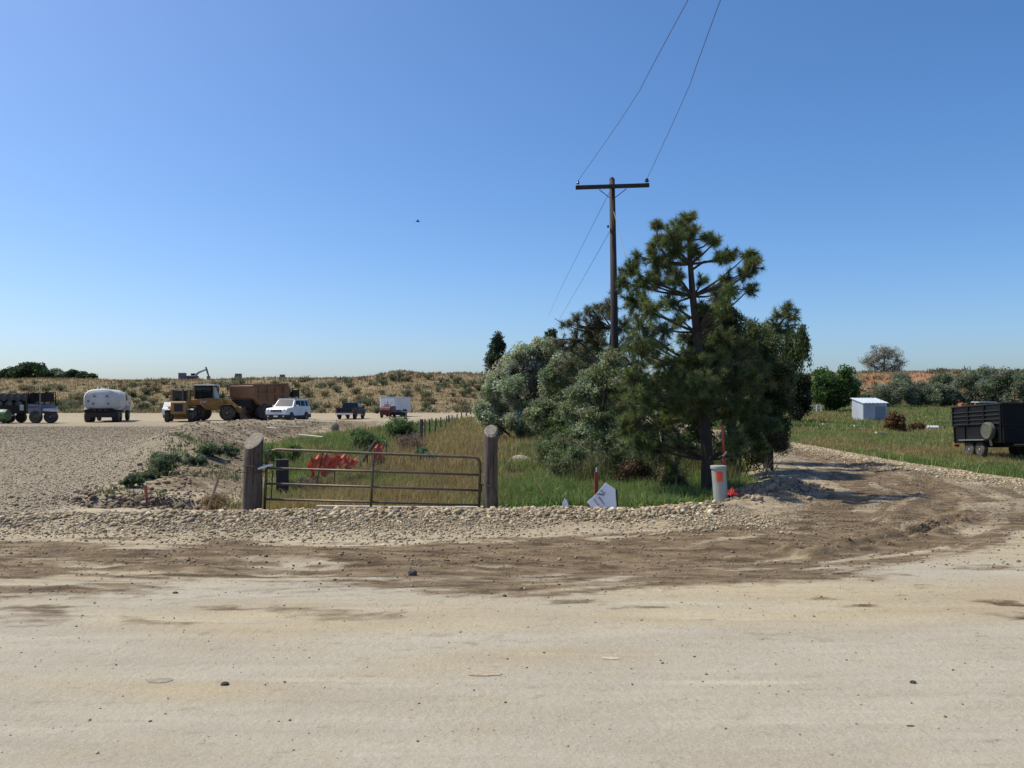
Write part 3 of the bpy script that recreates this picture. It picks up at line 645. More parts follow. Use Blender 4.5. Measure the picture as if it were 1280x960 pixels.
# tree with hanging foliage at the right end
lobes = [lob(a, b, 29, r, r*.7, RNG.uniform(-.8, .8), None, w_) for a, b, r, w_ in [(985, 418, 18, 1), (1000, 415, 9, .5), (1008, 420, 5, .25), (1004, 408, 6, .3), (960, 415, 22, 1), (975, 440, 22, 1), (990, 435, 10, .6), (945, 450, 22, 1), (965, 470, 22, 1), (985, 450, 6, .3), (950, 500, 22, 1), (970, 490, 14, .7), (935, 480, 20, 1)]]
b0 = on(955, 0, 29)
plant('weeping_tree', 'tree with hanging strands of green foliage at the right edge of the grove', 'tree', (b0.x, 29, b0.z), [Vector((b0.x, 29, b0.z-.1)), P(956, 510, 29), P(962, 460, 29), P(970, 425, 29)], .16, lobes, 'leaf', None, [(.07, .10, .035), (.05, .075, .028), (.095, .125, .05)], clumps=34, leaves=70, L=.13, W=.035, strands=True, droop=1.25, twigs=False)
lobes = [lob(a, b, 27, r, r*.8, 0, None, w_) for a, b, r, w_ in [(985, 386, 9, .8), (975, 394, 10, .8), (992, 396, 9, .7), (968, 405, 10, .8), (960, 420, 12, 1), (985, 412, 12, .9), (945, 415, 14, 1), (935, 405, 10, .7)]]
b0 = on(960, 0, 27)
plant('pine_tree', 'small pine whose tufted top rises above the weeping foliage', 'tree', (b0.x, 27, b0.z), [Vector((b0.x, 27, b0.z-.1)), P(955, 500, 27), P(960, 440, 27), P(972, 410, 27), P(985, 390, 27)], .12, lobes, 'needle', None, PINE, clumps=18, L=.24, W=.014, needles=60, extra=[([P(965, 425, 27), P(978, 408, 27), P(1000, 405, 27)], .03, .012)])
# brownish pine behind the pole, thin tufted branch at its left
lobes = [lob(a, b, 31, r, r, RNG.uniform(-1, 1), None, w_) for a, b, r, w_ in [(770, 365, 10, .5), (778, 340, 6, .3), (765, 385, 14, .8), (750, 400, 16, 1), (735, 410, 14, .9), (780, 405, 18, 1), (722, 398, 7, .35), (748, 384, 7, .35), (735, 390, 6, .3), (712, 404, 5, .2), (722, 425, 18, 1), (745, 430, 20, 1), (770, 435, 22, 1), (700, 430, 14, .7), (705, 405, 5, .2), (760, 465, 26, 1), (790, 455, 20, 1), (735, 465, 24, 1), (780, 490, 22, 1), (750, 500, 22, 1), (715, 455, 20, .9), (800, 480, 20, 1)]]
b0 = on(765, 0, 31)
plant('pine_tree', 'brownish pine with thin tufted branches behind the utility pole', 'tree', (b0.x, 31, b0.z), [Vector((b0.x, 31, b0.z-.1)), P(764, 520, 31), P(762, 460, 31), P(765, 410, 31), P(768, 370, 31)], .15, lobes, 'needle', None, [(.10, .105, .05), (.075, .085, .04), (.13, .12, .065)], clumps=32, L=.24, W=.015, needles=60,
      extra=[([P(740, 415, 31), P(722, 412, 31), P(705, 405, 31), P(693, 398, 31)], .03, .01), ([P(745, 420, 31), P(738, 400, 31), P(735, 388, 31)], .025, .01), ([P(730, 425, 31), P(700, 424, 31), P(688, 428, 31)], .03, .01)])
# pale russian olives
lobes = [lob(a, b, 46, r, r*.9, RNG.uniform(-1.2, 1.2), None, w_) for a, b, r, w_ in [(672, 436, 14, .8), (655, 445, 18, 1), (690, 440, 16, .9), (640, 460, 18, 1), (665, 462, 22, 1), (690, 462, 20, 1), (625, 475, 16, .9), (618, 492, 16, .9), (640, 485, 20, .8), (670, 490, 24, 1), (700, 485, 20, 1), (612, 508, 14, .8), (628, 515, 16, .8), (655, 515, 18, .9), (690, 510, 20, 1), (608, 522, 10, .5), (642, 528, 12, .7), (622, 533, 11, .6), (660, 534, 12, .7), (684, 534, 12, .7), (706, 455, 12, .7), (603, 512, 8, .5)]]
b0 = on(648, 0, 46)
plant('olive_tree', 'pale silvery green tree with leaning dark limbs behind the right gate post', 'tree', (b0.x, 46, b0.z), [Vector((b0.x, 46, b0.z-.1)), P(650, 530, 46), P(655, 508, 46), P(662, 488, 46), P(668, 465, 46), P(672, 440, 46)], .2, lobes, 'leaf', None, OLIVE, clumps=34, cr=.45, leaves=100, L=.20, W=.07, limb_r=.09,
      extra=[([P(652, 520, 46), P(645, 500, 45.5), P(632, 482, 45.2), P(622, 470, 45)], .13, .05), ([P(656, 505, 46), P(668, 490, 45.3), P(660, 478, 45), P(642, 476, 44.8)], .12, .04)])
lobes = [lob(a, b, 35, r, r*.9, RNG.uniform(-1.2, 1.2), None, w_) for a, b, r, w_ in [(745, 428, 14, .5), (730, 450, 20, .8), (712, 470, 18, .9), (740, 475, 22, .9), (690, 492, 16, .9), (715, 500, 22, 1), (745, 505, 20, .8), (680, 510, 12, .7), (700, 525, 20, 1), (728, 530, 20, .9), (685, 530, 14, .8), (710, 545, 14, .6), (770, 470, 18, .6), (700, 455, 14, .8), (692, 472, 14, .8), (676, 528, 12, .8), (668, 520, 10, .6), (722, 440, 13, .7), (745, 415, 12, .5)]]
b0 = on(725, 0, 35)
ls2 = [lob(a, b, 26.5, r, r*.9, RNG.uniform(-.6, .6), None, w_) for a, b, r, w_ in [(762, 450, 14, .8), (745, 470, 18, 1), (775, 478, 18, 1), (725, 490, 16, .9), (752, 498, 20, 1), (780, 505, 18, 1), (715, 512, 14, .8), (738, 522, 18, 1), (766, 530, 18, 1), (790, 535, 12, .7), (722, 540, 12, .7), (750, 550, 14, .7)]]
bq = on(755, 0, 26.5)
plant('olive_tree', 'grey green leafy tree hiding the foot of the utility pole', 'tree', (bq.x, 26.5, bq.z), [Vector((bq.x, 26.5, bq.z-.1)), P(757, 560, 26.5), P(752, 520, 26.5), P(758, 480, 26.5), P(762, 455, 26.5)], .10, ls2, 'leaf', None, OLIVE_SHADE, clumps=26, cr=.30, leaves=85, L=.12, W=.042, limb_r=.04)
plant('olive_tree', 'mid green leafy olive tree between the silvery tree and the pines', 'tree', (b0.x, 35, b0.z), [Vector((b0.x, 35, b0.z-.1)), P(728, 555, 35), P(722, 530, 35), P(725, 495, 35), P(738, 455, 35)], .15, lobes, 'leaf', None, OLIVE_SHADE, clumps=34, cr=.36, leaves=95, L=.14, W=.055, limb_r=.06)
# undergrowth below the grove
for i, (a, b, r, Y, lab, cols) in enumerate([
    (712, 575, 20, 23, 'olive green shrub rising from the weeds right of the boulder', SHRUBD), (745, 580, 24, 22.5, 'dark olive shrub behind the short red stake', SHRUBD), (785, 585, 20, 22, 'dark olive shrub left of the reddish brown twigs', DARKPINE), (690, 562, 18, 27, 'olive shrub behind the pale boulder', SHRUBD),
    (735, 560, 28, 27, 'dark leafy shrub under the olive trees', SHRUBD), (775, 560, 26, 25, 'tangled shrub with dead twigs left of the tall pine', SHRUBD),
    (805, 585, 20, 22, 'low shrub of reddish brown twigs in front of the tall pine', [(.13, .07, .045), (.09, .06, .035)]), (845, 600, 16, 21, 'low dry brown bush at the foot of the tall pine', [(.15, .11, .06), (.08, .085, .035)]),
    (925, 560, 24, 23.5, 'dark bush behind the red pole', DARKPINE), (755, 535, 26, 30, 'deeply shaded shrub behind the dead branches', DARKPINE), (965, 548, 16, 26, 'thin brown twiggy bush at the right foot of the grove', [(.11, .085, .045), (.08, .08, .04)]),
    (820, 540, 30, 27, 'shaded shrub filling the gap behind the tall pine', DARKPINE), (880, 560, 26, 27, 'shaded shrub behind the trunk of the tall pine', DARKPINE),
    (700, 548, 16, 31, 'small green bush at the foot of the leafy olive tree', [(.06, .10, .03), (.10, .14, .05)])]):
    b0 = on(a, 0, Y); r = r*1.3; zc = P(a, b, Y).z; top_ = [lob(a+RNG.uniform(-.8, .8)*r, b+RNG.uniform(-.4, .7)*r, Y, r*.5, r*.5, RNG.uniform(-.6, .6)) for _ in range(9)]
    plant('shrub', lab, 'shrub', (b0.x, Y, b0.z), [Vector((b0.x, Y, b0.z-.05)), Vector((b0.x, Y, zc-.1)), Vector((b0.x+.1, Y, zc+.2))], .05, top_, 'leaf', None, cols, clumps=14, cr=.22, leaves=60, L=.09, W=.03, limb_r=.025, parts=('stem', 'foliage'))
# bare dead branches in the undergrowth
def twigs(name, label, base, h, n, r, spread, seed, mat='dead', cat='dead branch', lean=(0, 0)):
    rnd = random.Random(seed); mb = MB()
    for i in range(n):
        a = rnd.uniform(0, 6.28); p = Vector((rnd.uniform(-.1, .1), rnd.uniform(-.1, .1), -.05)); d = Vector((math.cos(a)*spread+lean[0], math.sin(a)*spread+lean[1], 1)).normalized(); path = [p]
        L = h*rnd.uniform(.6, 1)
        for k in range(5):
            d = (d+Vector((rnd.uniform(-.3, .3), rnd.uniform(-.3, .3), rnd.uniform(-.25, .1)))).normalized(); path.append(path[-1]+d*L/5)
            if k > 0:
                d2 = (d+Vector((rnd.uniform(-1, 1), rnd.uniform(-1, 1), rnd.uniform(-.3, .5)))).normalized(); mb.tube([path[-1], path[-1]+d2*L*.15, path[-1]+d2*L*.26+Vector((0, 0, .03))], [r*.45, r*.3, r*.12], 4, caps=False)
        mb.tube(path, [r*(1-.16*j) for j in range(6)], 5, caps=False)
    o = mb.build(name, M[mat], None); o.location = base; return tag(o, label, cat)
for i, (a, Y, h, n, sp, lab) in enumerate([(778, 23.5, 2.0, 9, .5, 'pale dead branches tangled left of the tall pine'), (752, 25, 1.5, 7, .5, 'dead grey stems below the leafy olive tree'), (843, 20.2, 1.35, 2, .1, 'thin pale dead stem left of the pine trunk'), (955, 24, 1.3, 6, .7, 'fallen brown branch at the right foot of the grove'), (812, 21.5, 1.2, 6, .5, 'brown dead twigs in the green grass before the pine')]):
    b0 = on(a, 0, Y); twigs('dead_branch', lab, (b0.x, Y, b0.z), h, n, .022, sp, i+3)
# far conifers above the olive trees
def conifer(px, top_, bot, Y, wpx, label, seed):
    b0 = on(px, 0, Y); h = P(px, top_, Y).z-b0.z; ls = []
    for k in range(9):
        t = k/8; z = P(px, top_, Y).z-(P(px, top_, Y).z-P(px, bot, Y).z)*t; rr = wpx/F*Y*(.45+.55*min(1, t*1.6))/2
        for _ in range(1+int(2*t)): ls.append((b0.x+RNG.uniform(-.5, .5)*rr, Y+RNG.uniform(-.4, .4)*rr, z, rr*.9, rr*.9, .8))
    return plant('conifer_tree', label, 'tree', (b0.x, Y, b0.z), [b0, Vector((b0.x, Y, b0.z+h*.5)), Vector((b0.x, Y, b0.z+h*.98))], .2, ls, 'leaf', None, [(.035, .055, .028), (.05, .07, .035)], clumps=16, cr=.55, leaves=60, L=.3, W=.12, twigs=False, limb_r=.05)
conifer(622, 425, 470, 88, 24, 'distant dark conifer rising at the left edge of the silvery tree', 1)
conifer(688, 419, 460, 90, 22, 'distant dark conifer tip above the middle of the silvery tree', 2)
# right-hand background trees
def broad(px, py, Y, rxp, ryp, label, cols, n=14, cat='tree', name='leafy_tree', cr=.7, leaves=70, L=.35, W=.16, clumps=14, group=None, trunk_r=.2, seed=0, parts=('trunk', 'crown')):
    b0 = on(px, 0, Y); ls = []
    for k in range(n):
        a = RNG.uniform(0, 6.28); r = RNG.uniform(.1, .72)**.8
        ls.append(lob(px+math.cos(a)*r*rxp, py+math.sin(a)*r*ryp, Y, rxp*.34, ryp*.36, RNG.uniform(-.5, .5)*rxp*Y/F))
    c = P(px, py, Y)
    return plant(name, label, cat, (b0.x, Y, b0.z), [Vector((b0.x, Y, b0.z-.1)), Vector((b0.x, Y, (b0.z+c.z)/2)), Vector((b0.x+.1, Y, c.z+.3))], trunk_r, ls, 'leaf', group, cols, clumps=clumps, cr=cr, leaves=leaves, L=L, W=W, twigs=False, limb_r=trunk_r*.4, parts=parts)
broad(1043, 485, 92, 31, 26, 'rounded bright green tree in the right field left of the tin shed', GREEN, n=20, cr=.75, leaves=90)
broad(997, 495, 72, 16, 30, 'very dark evergreen at the right end of the grove', [(.02, .028, .013), (.028, .036, .017)], n=18, cr=.55, leaves=90, L=.25, W=.1, name='conifer_tree')
broad(975, 500, 66, 16, 28, 'very dark evergreen half hidden behind the weeping tree', [(.02, .028, .013), (.028, .036, .017)], n=16, cr=.55, leaves=90, L=.25, W=.1, name='conifer_tree')
SAGE = [(.155, .18, .115), (.115, .14, .08), (.20, .22, .155)]
for (a, b, Y, rx, ry, lb) in [(1120, 490, 104, 28, 22, 'large grey green bush right behind the tin shed'), (1152, 491, 106, 28, 20, 'grey green bush right of the one behind the shed'), (1182, 480, 118, 22, 12, 'small bush on the slope above the black trailer'),
        (1212, 485, 108, 28, 23, 'tall grey green bush above the left end of the black trailer'), (1248, 485, 106, 26, 24, 'broad grey green bush above the middle of the black trailer'), (1279, 482, 104, 24, 26, 'grey green bush at the right picture edge'),
        (1090, 500, 112, 12, 9, 'low dark bush between the green tree and the shed'), (1310, 486, 104, 26, 22, 'grey green bush just outside the right edge'), (1235, 476, 118, 24, 15, 'reddish grey bush high on the right slope above the black trailer'), (1268, 476, 116, 22, 14, 'small grey bush high on the slope near the right edge'), (1180, 495, 108, 18, 13, 'low bush left of the tall bush above the trailer'), (1062, 478, 122, 12, 8, 'small grey bush on the slope behind the green tree')]:
    broad(a, b, Y, rx, ry, lb, SAGE, n=12, cat='bush', name='bush', cr=.8, leaves=80, L=.32, W=.12, trunk_r=.08, parts=('stem', 'foliage'))
# trees on the plateau, far left and right
DG = [(.03, .055, .025), (.045, .07, .03)]
broad(42, 466, 160, 30, 11, 'broad dark tree on the left skyline', DG, n=18, cr=1.0, L=.5, W=.25, clumps=16)
broad(12, 469, 162, 14, 7, 'low dark tree at the far left of the skyline', DG, n=8, cr=1.0, L=.5, W=.25)
broad(70, 468, 160, 12, 7, 'greyish tree at the right side of the broad skyline tree', SAGE, n=8, cr=.8, L=.5, W=.25)
broad(90, 470, 161, 9, 5, 'small round dark tree right of the broad skyline tree', DG, n=6, cr=.8, L=.5, W=.25)
broad(107, 472, 161, 11, 5, 'rightmost low dark tree of the left skyline group', DG, n=7, cr=.8, L=.5, W=.25)
b0 = on(1105, 0, 150); ls = [lob(1105+dx_, 450+dz_, 150, 9, 8, 0) for dx_, dz_ in ((0, -12), (-10, -10), (10, -12), (-18, -3), (-8, 0), (6, -2), (16, -4), (-16, 7), (-4, 9), (10, 8), (21, 4), (-21, 3), (19, 11), (-1, -5), (-12, 14), (0, 15), (12, 15))]
plant('sparse_tree', 'rounded grey sparse tree standing on the right skyline', 'tree', (b0.x, 150, b0.z), [b0, b0+Vector((0, 0, 1.2)), b0+Vector((.1, 0, 3)), b0+Vector((0, 0, 4.6))], .22, ls, 'leaf', None, [(.22, .21, .16), (.17, .18, .11), (.28, .26, .21)], clumps=16, cr=.75, leaves=34, L=.34, W=.08, limb_r=.12, bark='dead')
# ------------------------------------------------------------------ sagebrush on the bluff
def sage_mesh(seed, cols, r=1.0):
    root = empty('sagebrush', (0, 0, 0)); mb = MB(); rnd = random.Random(seed); tips = []
    for i in range(7):
        a = i*.9; tp = Vector((math.cos(a)*.45*r, math.sin(a)*.45*r, .55*r*rnd.uniform(.7, 1.2))); mb.tube([Vector((0, 0, -.15)), tp*.5+Vector((0, 0, .05)), tp], [.05, .035, .015], 4, caps=False); tips.append(tp)
    mb.build('stem', M['bark'], root)
    n = 420; c = np.array([t[:] for t in tips])[RNG.integers(0, 7, n)]+dirs(n)*RNG.uniform(0, 1, (n, 1))**.5*np.array([.42, .42, .32])*r
    c[:, 2] = np.maximum(c[:, 2], .02)
    v, f = leaf_arrays(c, np.full(n, .22), np.full(n, .09)); npmesh('foliage', v, f, M['leaf'], root, tint=ntint(cols, n, .3, 4)); return root
SG = [[(.15, .16, .095), (.12, .13, .07)], [(.20, .20, .135), (.145, .155, .09)], [(.095, .115, .055), (.13, .135, .075)], [(.21, .165, .09), (.165, .145, .075)]]
protos = [sage_mesh(i, SG[i % 4]) for i in range(8)]
plac = []
rr = random.Random(11)
while len(plac) < 235:
    x_ = rr.uniform(-108, 12); y_ = float(hill_base(x_))+rr.choice([rr.uniform(-3, 12), rr.uniform(5, 28), rr.uniform(10, 24)]); plac.append((x_, y_))
while len(plac) < 290:
    x_ = rr.uniform(42, 106); y_ = float(hill_base(x_))+rr.choice([rr.uniform(0, 15), rr.uniform(8, 28), rr.uniform(8, 24)]); plac.append((x_, y_))
SGL = ['grey green sagebrush on the dry bluff', 'pale silvery sagebrush on the dry bluff', 'dark green low shrub on the dry bluff', 'yellowish dry shrub on the dry bluff']
SGG = ['grey green sagebrush on the bluff', 'silvery sagebrush on the bluff', 'dark low shrubs on the bluff', 'yellowish shrubs on the bluff']
for i, (x_, y_) in enumerate(plac):
    k = i if i < 8 else rr.choice([0, 1, 2, 2, 0, 4, 5, 6, 6, 3, 7]); o = protos[k] if i < 8 else copy_tree(protos[k])
    o.location = (x_, y_, hz(x_, y_)); s = rr.uniform(.5, 1.25); o.scale = (s, s, s*1.1); o.rotation_euler.z = rr.uniform(0, 6.28)
    tag(o, SGL[k % 4], 'sagebrush', SGG[k % 4])
# ------------------------------------------------------------------ grass
def grass(name, x, y, h, w_, cols, label, bend=.35, tuft=1, tspread=.05, kind='stuff', zoff=0):
    n = len(x); hh = h*RNG.uniform(.5, 1.25, n)*(.35+1.3*fbm(x, y, .8, 3, 90)); x = np.repeat(x, tuft)+RNG.normal(0, tspread, n*tuft); y = np.repeat(y, tuft)+RNG.normal(0, tspread, n*tuft)
    h2 = np.repeat(hh, tuft)*RNG.uniform(.6, 1.1, n*tuft); N_ = n*tuft; z = height(x, y, False)-.02+zoff
    a = RNG.uniform(0, 6.28, N_); lean = RNG.normal(0, bend, N_); la = RNG.uniform(0, 6.28, N_)
    bx, by = np.cos(a)*w_/2, np.sin(a)*w_/2; ex_, ey_ = np.cos(la)*lean*h2, np.sin(la)*lean*h2
    mx, my, mz = x+ex_*.35, y+ey_*.35, z+h2*.6; tx, ty, tz = x+ex_, y+ey_, z+h2*(1-.25*np.abs(lean))
    v = np.stack([np.stack([x-bx, y-by, z], -1), np.stack([x+bx, y+by, z], -1), np.stack([mx+bx*.8, my+by*.8, mz], -1), np.stack([mx-bx*.8, my-by*.8, mz], -1), np.stack([tx, ty, tz], -1)], 1)
    i0 = np.arange(N_)[:, None]*5; f = np.concatenate([i0+np.array([[0, 1, 2]]), i0+np.array([[0, 2, 3]]), i0+np.array([[3, 2, 4]])])
    c = np.asarray(cols, float); ct = c if (c.ndim == 2 and len(c) == n) else None
    t = (np.repeat(ct, tuft, 0) if ct is not None else c[RNG.integers(0, len(c), N_)])*RNG.uniform(.7, 1.3, (N_, 1))
    o = npmesh(name, v.reshape(-1, 3), f, M['grass'], tint=np.repeat(t, 5, 0).clip(0, 1)); return tag(o, label, kind=kind)
def veg_cols(x, y, lush=0.0):
    g = masks(x, y)['green']; g = np.clip(g+lush+RNG.normal(0, .18, len(x)), 0, 1)[:, None]
    pn = fbm(x, y, .9, 3, 81)[:, None]; pm = fbm(x, y, 2.6, 3, 82)[:, None]; gc = (np.array([[.10, .165, .045]])*(1-pn)+np.array([[.20, .25, .085]])*pn)*RNG.uniform(.6, 1.4, (len(x), 1)); sc = (np.array([[.35, .285, .125]])*(1-pm)+np.array([[.25, .18, .10]])*pm)*RNG.uniform(.7, 1.2, (len(x), 1)); return gc*g+sc*(1-g)
def scatter(n, x0, x1, y0, y1, test, pw=1.0):
    y = y0+(y1-y0)*RNG.random(n)**pw; x = RNG.uniform(x0, x1, n) if not callable(x0) else RNG.random(n)*(x1(y)-x0(y))+x0(y)
    k = test(x, y); return x[k], y[k]
V = lambda x, y: masks(x, y)['veg'] > RNG.random(len(x))
x, y = scatter(30000, -.6, 6.6, 16.6, 24, lambda x, y: V(x, y) & (x < ip(y, XI)-.3)); grass('grass', x, y, .40, .014, veg_cols(x, y, .3), 'lush green grass right of the gate', tuft=3, bend=.45)
x, y = scatter(9000, -.6, 6.4, 16.6, 23, lambda x, y: V(x, y) & (x < ip(y, XI)-.4) & (fbm(x, y, .7, 2, 91) > .42)); grass('leafy_weeds', x, y, .33, .04, [(.15, .24, .07), (.10, .17, .05), (.20, .27, .11), (.08, .14, .04)], 'broadleaf weeds among the green grass', tuft=3, tspread=.06, bend=.9)
x, y = scatter(2600, -6, 4, 17, 40, lambda x, y: V(x, y) & (fbm(x, y, 1.4, 3, 93) > .55)); grass('dead_weeds', x, y, .42, .02, [(.20, .14, .085), (.26, .19, .12), (.14, .11, .07), (.17, .18, .08)], 'patches of dead brown weeds behind the gate', tuft=8, tspread=.1, bend=.8)
x, y = scatter(30000, -6.4, -.2, 16.9, 27, V); grass('grass', x, y, .34, .012, veg_cols(x, y, -.1), 'dry golden grass behind the gate', tuft=3, bend=.45)
x, y = scatter(16000, -13, -5, 18.5, 34, lambda x, y: V(x, y)); grass('grass', x, y, .42, .016, veg_cols(x, y, .15), 'green grass along the foot of the yard bank', tuft=3, bend=.4)
x, y = scatter(46000, -14, 9, 27, 60, V, 1.2); grass('grass', x, y, .42, .026, veg_cols(x, y, .05), 'mixed green and dry grass along the fence line', tuft=3, tspread=.09, bend=.4)
x, y = scatter(22000, -16, 10, 58, 112, V); grass('grass', x, y, .5, .06, veg_cols(x, y, .1), 'grass at the far end of the fence line', tuft=3, tspread=.2, bend=.4)
x, y = scatter(80000, lambda y: ip(y, XO), lambda y: y*.70+7, 15, 62, V, 1.1); grass('grass', x, y, .3, .024, veg_cols(x, y, .05), 'mottled grass of the right field', tuft=3, tspread=.09, bend=.45)
x, y = scatter(40000, lambda y: ip(y, XO), lambda y: y*.70+7, 60, 116, V); grass('grass', x, y, .42, .065, veg_cols(x, y, .1), 'grass at the back of the right field', tuft=3, tspread=.2, bend=.4)
x, y = scatter(3500, -13.5, -8.2, 19, 60, lambda x, y: (x > ip(y, XE)) & (fbm(x, y, 1.6, 3, 70) > .52)); grass('weeds', x, y, .22, .03, [(.10, .13, .06), (.08, .12, .045), (.16, .15, .08)], 'sparse weeds on the bare yard bank', tuft=5, tspread=.12, bend=.8)
x, y = scatter(4800, -112, 112, 110, 148, lambda x, y: (y > hill_base(x)-3) & (np.abs(x) < y*.7) & (fbm(x, y, 5, 3, 95) > .55))
grass('scrub', x, y, .75, .16, [(.13, .14, .075), (.10, .115, .06), (.17, .17, .105), (.15, .12, .07)], 'low scrub dotted over the bluff', tuft=14, tspread=.28, bend=.9)
x, y = scatter(42000, -112, 112, 108, 156, lambda x, y: (y > hill_base(x)-2) & (np.abs(x) < y*.7)); grass('dry_grass', x, y, .42, .10, [(.26, .19, .105), (.21, .155, .085), (.18, .15, .08), (.30, .225, .13), (.14, .125, .065)], 'dry straw grass covering the bluff', tuft=2, tspread=.3, bend=.5)
x, y = scatter(9000, -10, 8, 24, 42, lambda x, y: V(x, y) & (fbm(x, y, 2, 3, 77) > .5)); grass('dry_grass', x, y, .6, .018, [(.38, .29, .15), (.30, .22, .12)], 'tall dry stalks below the silvery tree', tuft=2, tspread=.08, bend=.25)
# cattail-like dry stalks below the olive tree
x, y = scatter(6500, 1.2, 6.2, 21.5, 26, lambda x, y: fbm(x, y, 1.1, 3, 97) > .47); grass('dry_grass', x, y, .8, .02, [(.15, .14, .065), (.09, .11, .04), (.20, .17, .085), (.08, .10, .035)], 'tall reedy stalks under the trees', tuft=2, tspread=.1, bend=.22)
# ------------------------------------------------------------------ individual weeds
def weed(px, py, Y, r, cols, label, hgt=.8, leaves=60, L=.07, W=.03, name='weed', cat='weed', cr=None):
    b0 = on(px, 0, Y); ls = [(b0.x+RNG.uniform(-.5, .5)*r, Y+RNG.uniform(-.5, .5)*r, b0.z+r*hgt*RNG.uniform(.25, .75), r*.5, r*.5, r*.35*hgt) for _ in range(7)]
    return plant(name, label, cat, (b0.x, Y, b0.z), [Vector((b0.x, Y, b0.z-.03)), Vector((b0.x, Y, b0.z+r*.2)), Vector((b0.x+.03, Y, b0.z+r*.45))], .025, ls, 'leaf', None, cols, clumps=14, cr=cr or r*.22, leaves=leaves, L=L, W=W, limb_r=.012, parts=('stem', 'foliage'))
WG = [(.085, .12, .06), (.11, .15, .075), (.15, .18, .11)]
weed(205, 590, 23.0, .62, WG, 'round dark green weed on the edge of the gravel yard', 1.0)
weed(165, 607, 20.6, .32, WG, 'small green weed left of the round weed', .9)
weed(243, 580, 25.5, .42, WG, 'green weed just right of the round weed', .8)
weed(265, 572, 27.5, .5, WG, 'bushy green weed on the bank behind the leaning steel post', .8)
weed(285, 563, 30, .5, WG, 'green weed farthest up the bank left of the gate', .8)
weed(185, 597, 22.0, .35, [(.09, .12, .06), (.12, .15, .08)], 'thin green weed between the small and the round weed', .7, 30)
DRY = [(.30, .22, .13), (.22, .165, .10), (.16, .13, .08)]
weed(272, 628, 17.2, .42, DRY, 'dry brown tumbleweed at the foot of the left gate post', 1.0, 45, .09, .012, 'tumbleweed', 'tumbleweed')
weed(204, 624, 17.9, .22, [(.07, .055, .04), (.10, .08, .05)], 'dark dead tuft in the dug pit left of the gate', 1.0, 45, .08, .012, 'tumbleweed', 'tumbleweed')
weed(383, 600, 20.5, .55, [(.20, .17, .12), (.15, .13, .09)], 'grey brown dead weeds behind the left part of the gate', .9, 40, .10, .010, 'tumbleweed', 'tumbleweed')
weed(1122, 541, 60, .95, [(.14, .075, .04), (.10, .06, .035)], 'rust red bush in the middle of the right field', 1.7, 60, .2, .05, 'bush', 'bush')
weed(1145, 540, 61, .8, [(.13, .06, .035), (.10, .06, .03)], 'smaller rust red bush beside the rust red bush', .8, 60, .2, .05, 'bush', 'bush')
weed(533, 555, 30, .5, [(.13, .20, .10), (.20, .27, .17)], 'pale green broadleaf weed behind the gate', 1.2, 40, .12, .06)
weed(510, 545, 36, 1.0, [(.17, .12, .085), (.12, .09, .06)], 'brown dead brush by the fence posts', .9, 50, .14, .02, 'tumbleweed', 'tumbleweed')
weed(455, 545, 38, 1.3, [(.07, .12, .04), (.06, .10, .035)], 'tall green weeds at the fence behind the orange netting', 1.0, 70, .14, .04)
weed(500, 530, 52, 1.6, [(.07, .12, .04), (.09, .13, .05)], 'large clump of green weeds in front of the white trailer', .9, 70, .18, .05)
weed(350, 552, 30, .8, [(.09, .15, .04), (.11, .17, .05)], 'bright green clump of weeds behind the left gate post', 1.0, 70, .12, .03)
# ------------------------------------------------------------------ gate, posts and things beside them
GYd = 16.4
def G(px, py, Y=GYd): return P(px, py, Y)
gb = on(332, 0, GYd)
gate = empty('metal_gate', (gb.x, GYd, gb.z), 0, 'brown metal tube farm gate closed between two wooden posts', 'gate')
o_ = Vector(gate.location)
def gl(px, py, Y=GYd): return G(px, py, Y)-o_
r_ = .026
mb = MB(); arc = [gl(330.5, 641), gl(333.5, 578), gl(334.5, 570), gl(338.5, 564), gl(346, 562)]
arc2 = [gl(592, 571.5), gl(597, 573), gl(599.5, 577), gl(600, 584), gl(599, 635)]
mb.tube(arc+[gl(467, 566.8)]+arc2, r_*1.12, 10); mb.build('gate_frame', M['gate'], gate, smooth=True)
for a, b in ((585, 593.5), (604.5, 613), (624, 631.5)):
    MB().tube([gl(333, a), gl(467, (a+b)/2), gl(598, b)], r_*.9, 10).build('rail', M['gate'], gate, smooth=True)
MB().tube([gl(467, 566), gl(465.5, 600), gl(463.5, 638)], r_*.95, 10).build('brace', M['gate'], gate, smooth=True)
MB().tube([gl(341, 588, 16.44), gl(339, 624, 16.44)], .014, 6).build('latch_bar', M['rust'], gate)
mb = MB(); mb.box(gl(600.5, 610), (.07, .07, .16)); mb.tube([gl(600, 606), gl(608, 606)], .014, 6); mb.build('hinge', M['rust'], gate, .006)
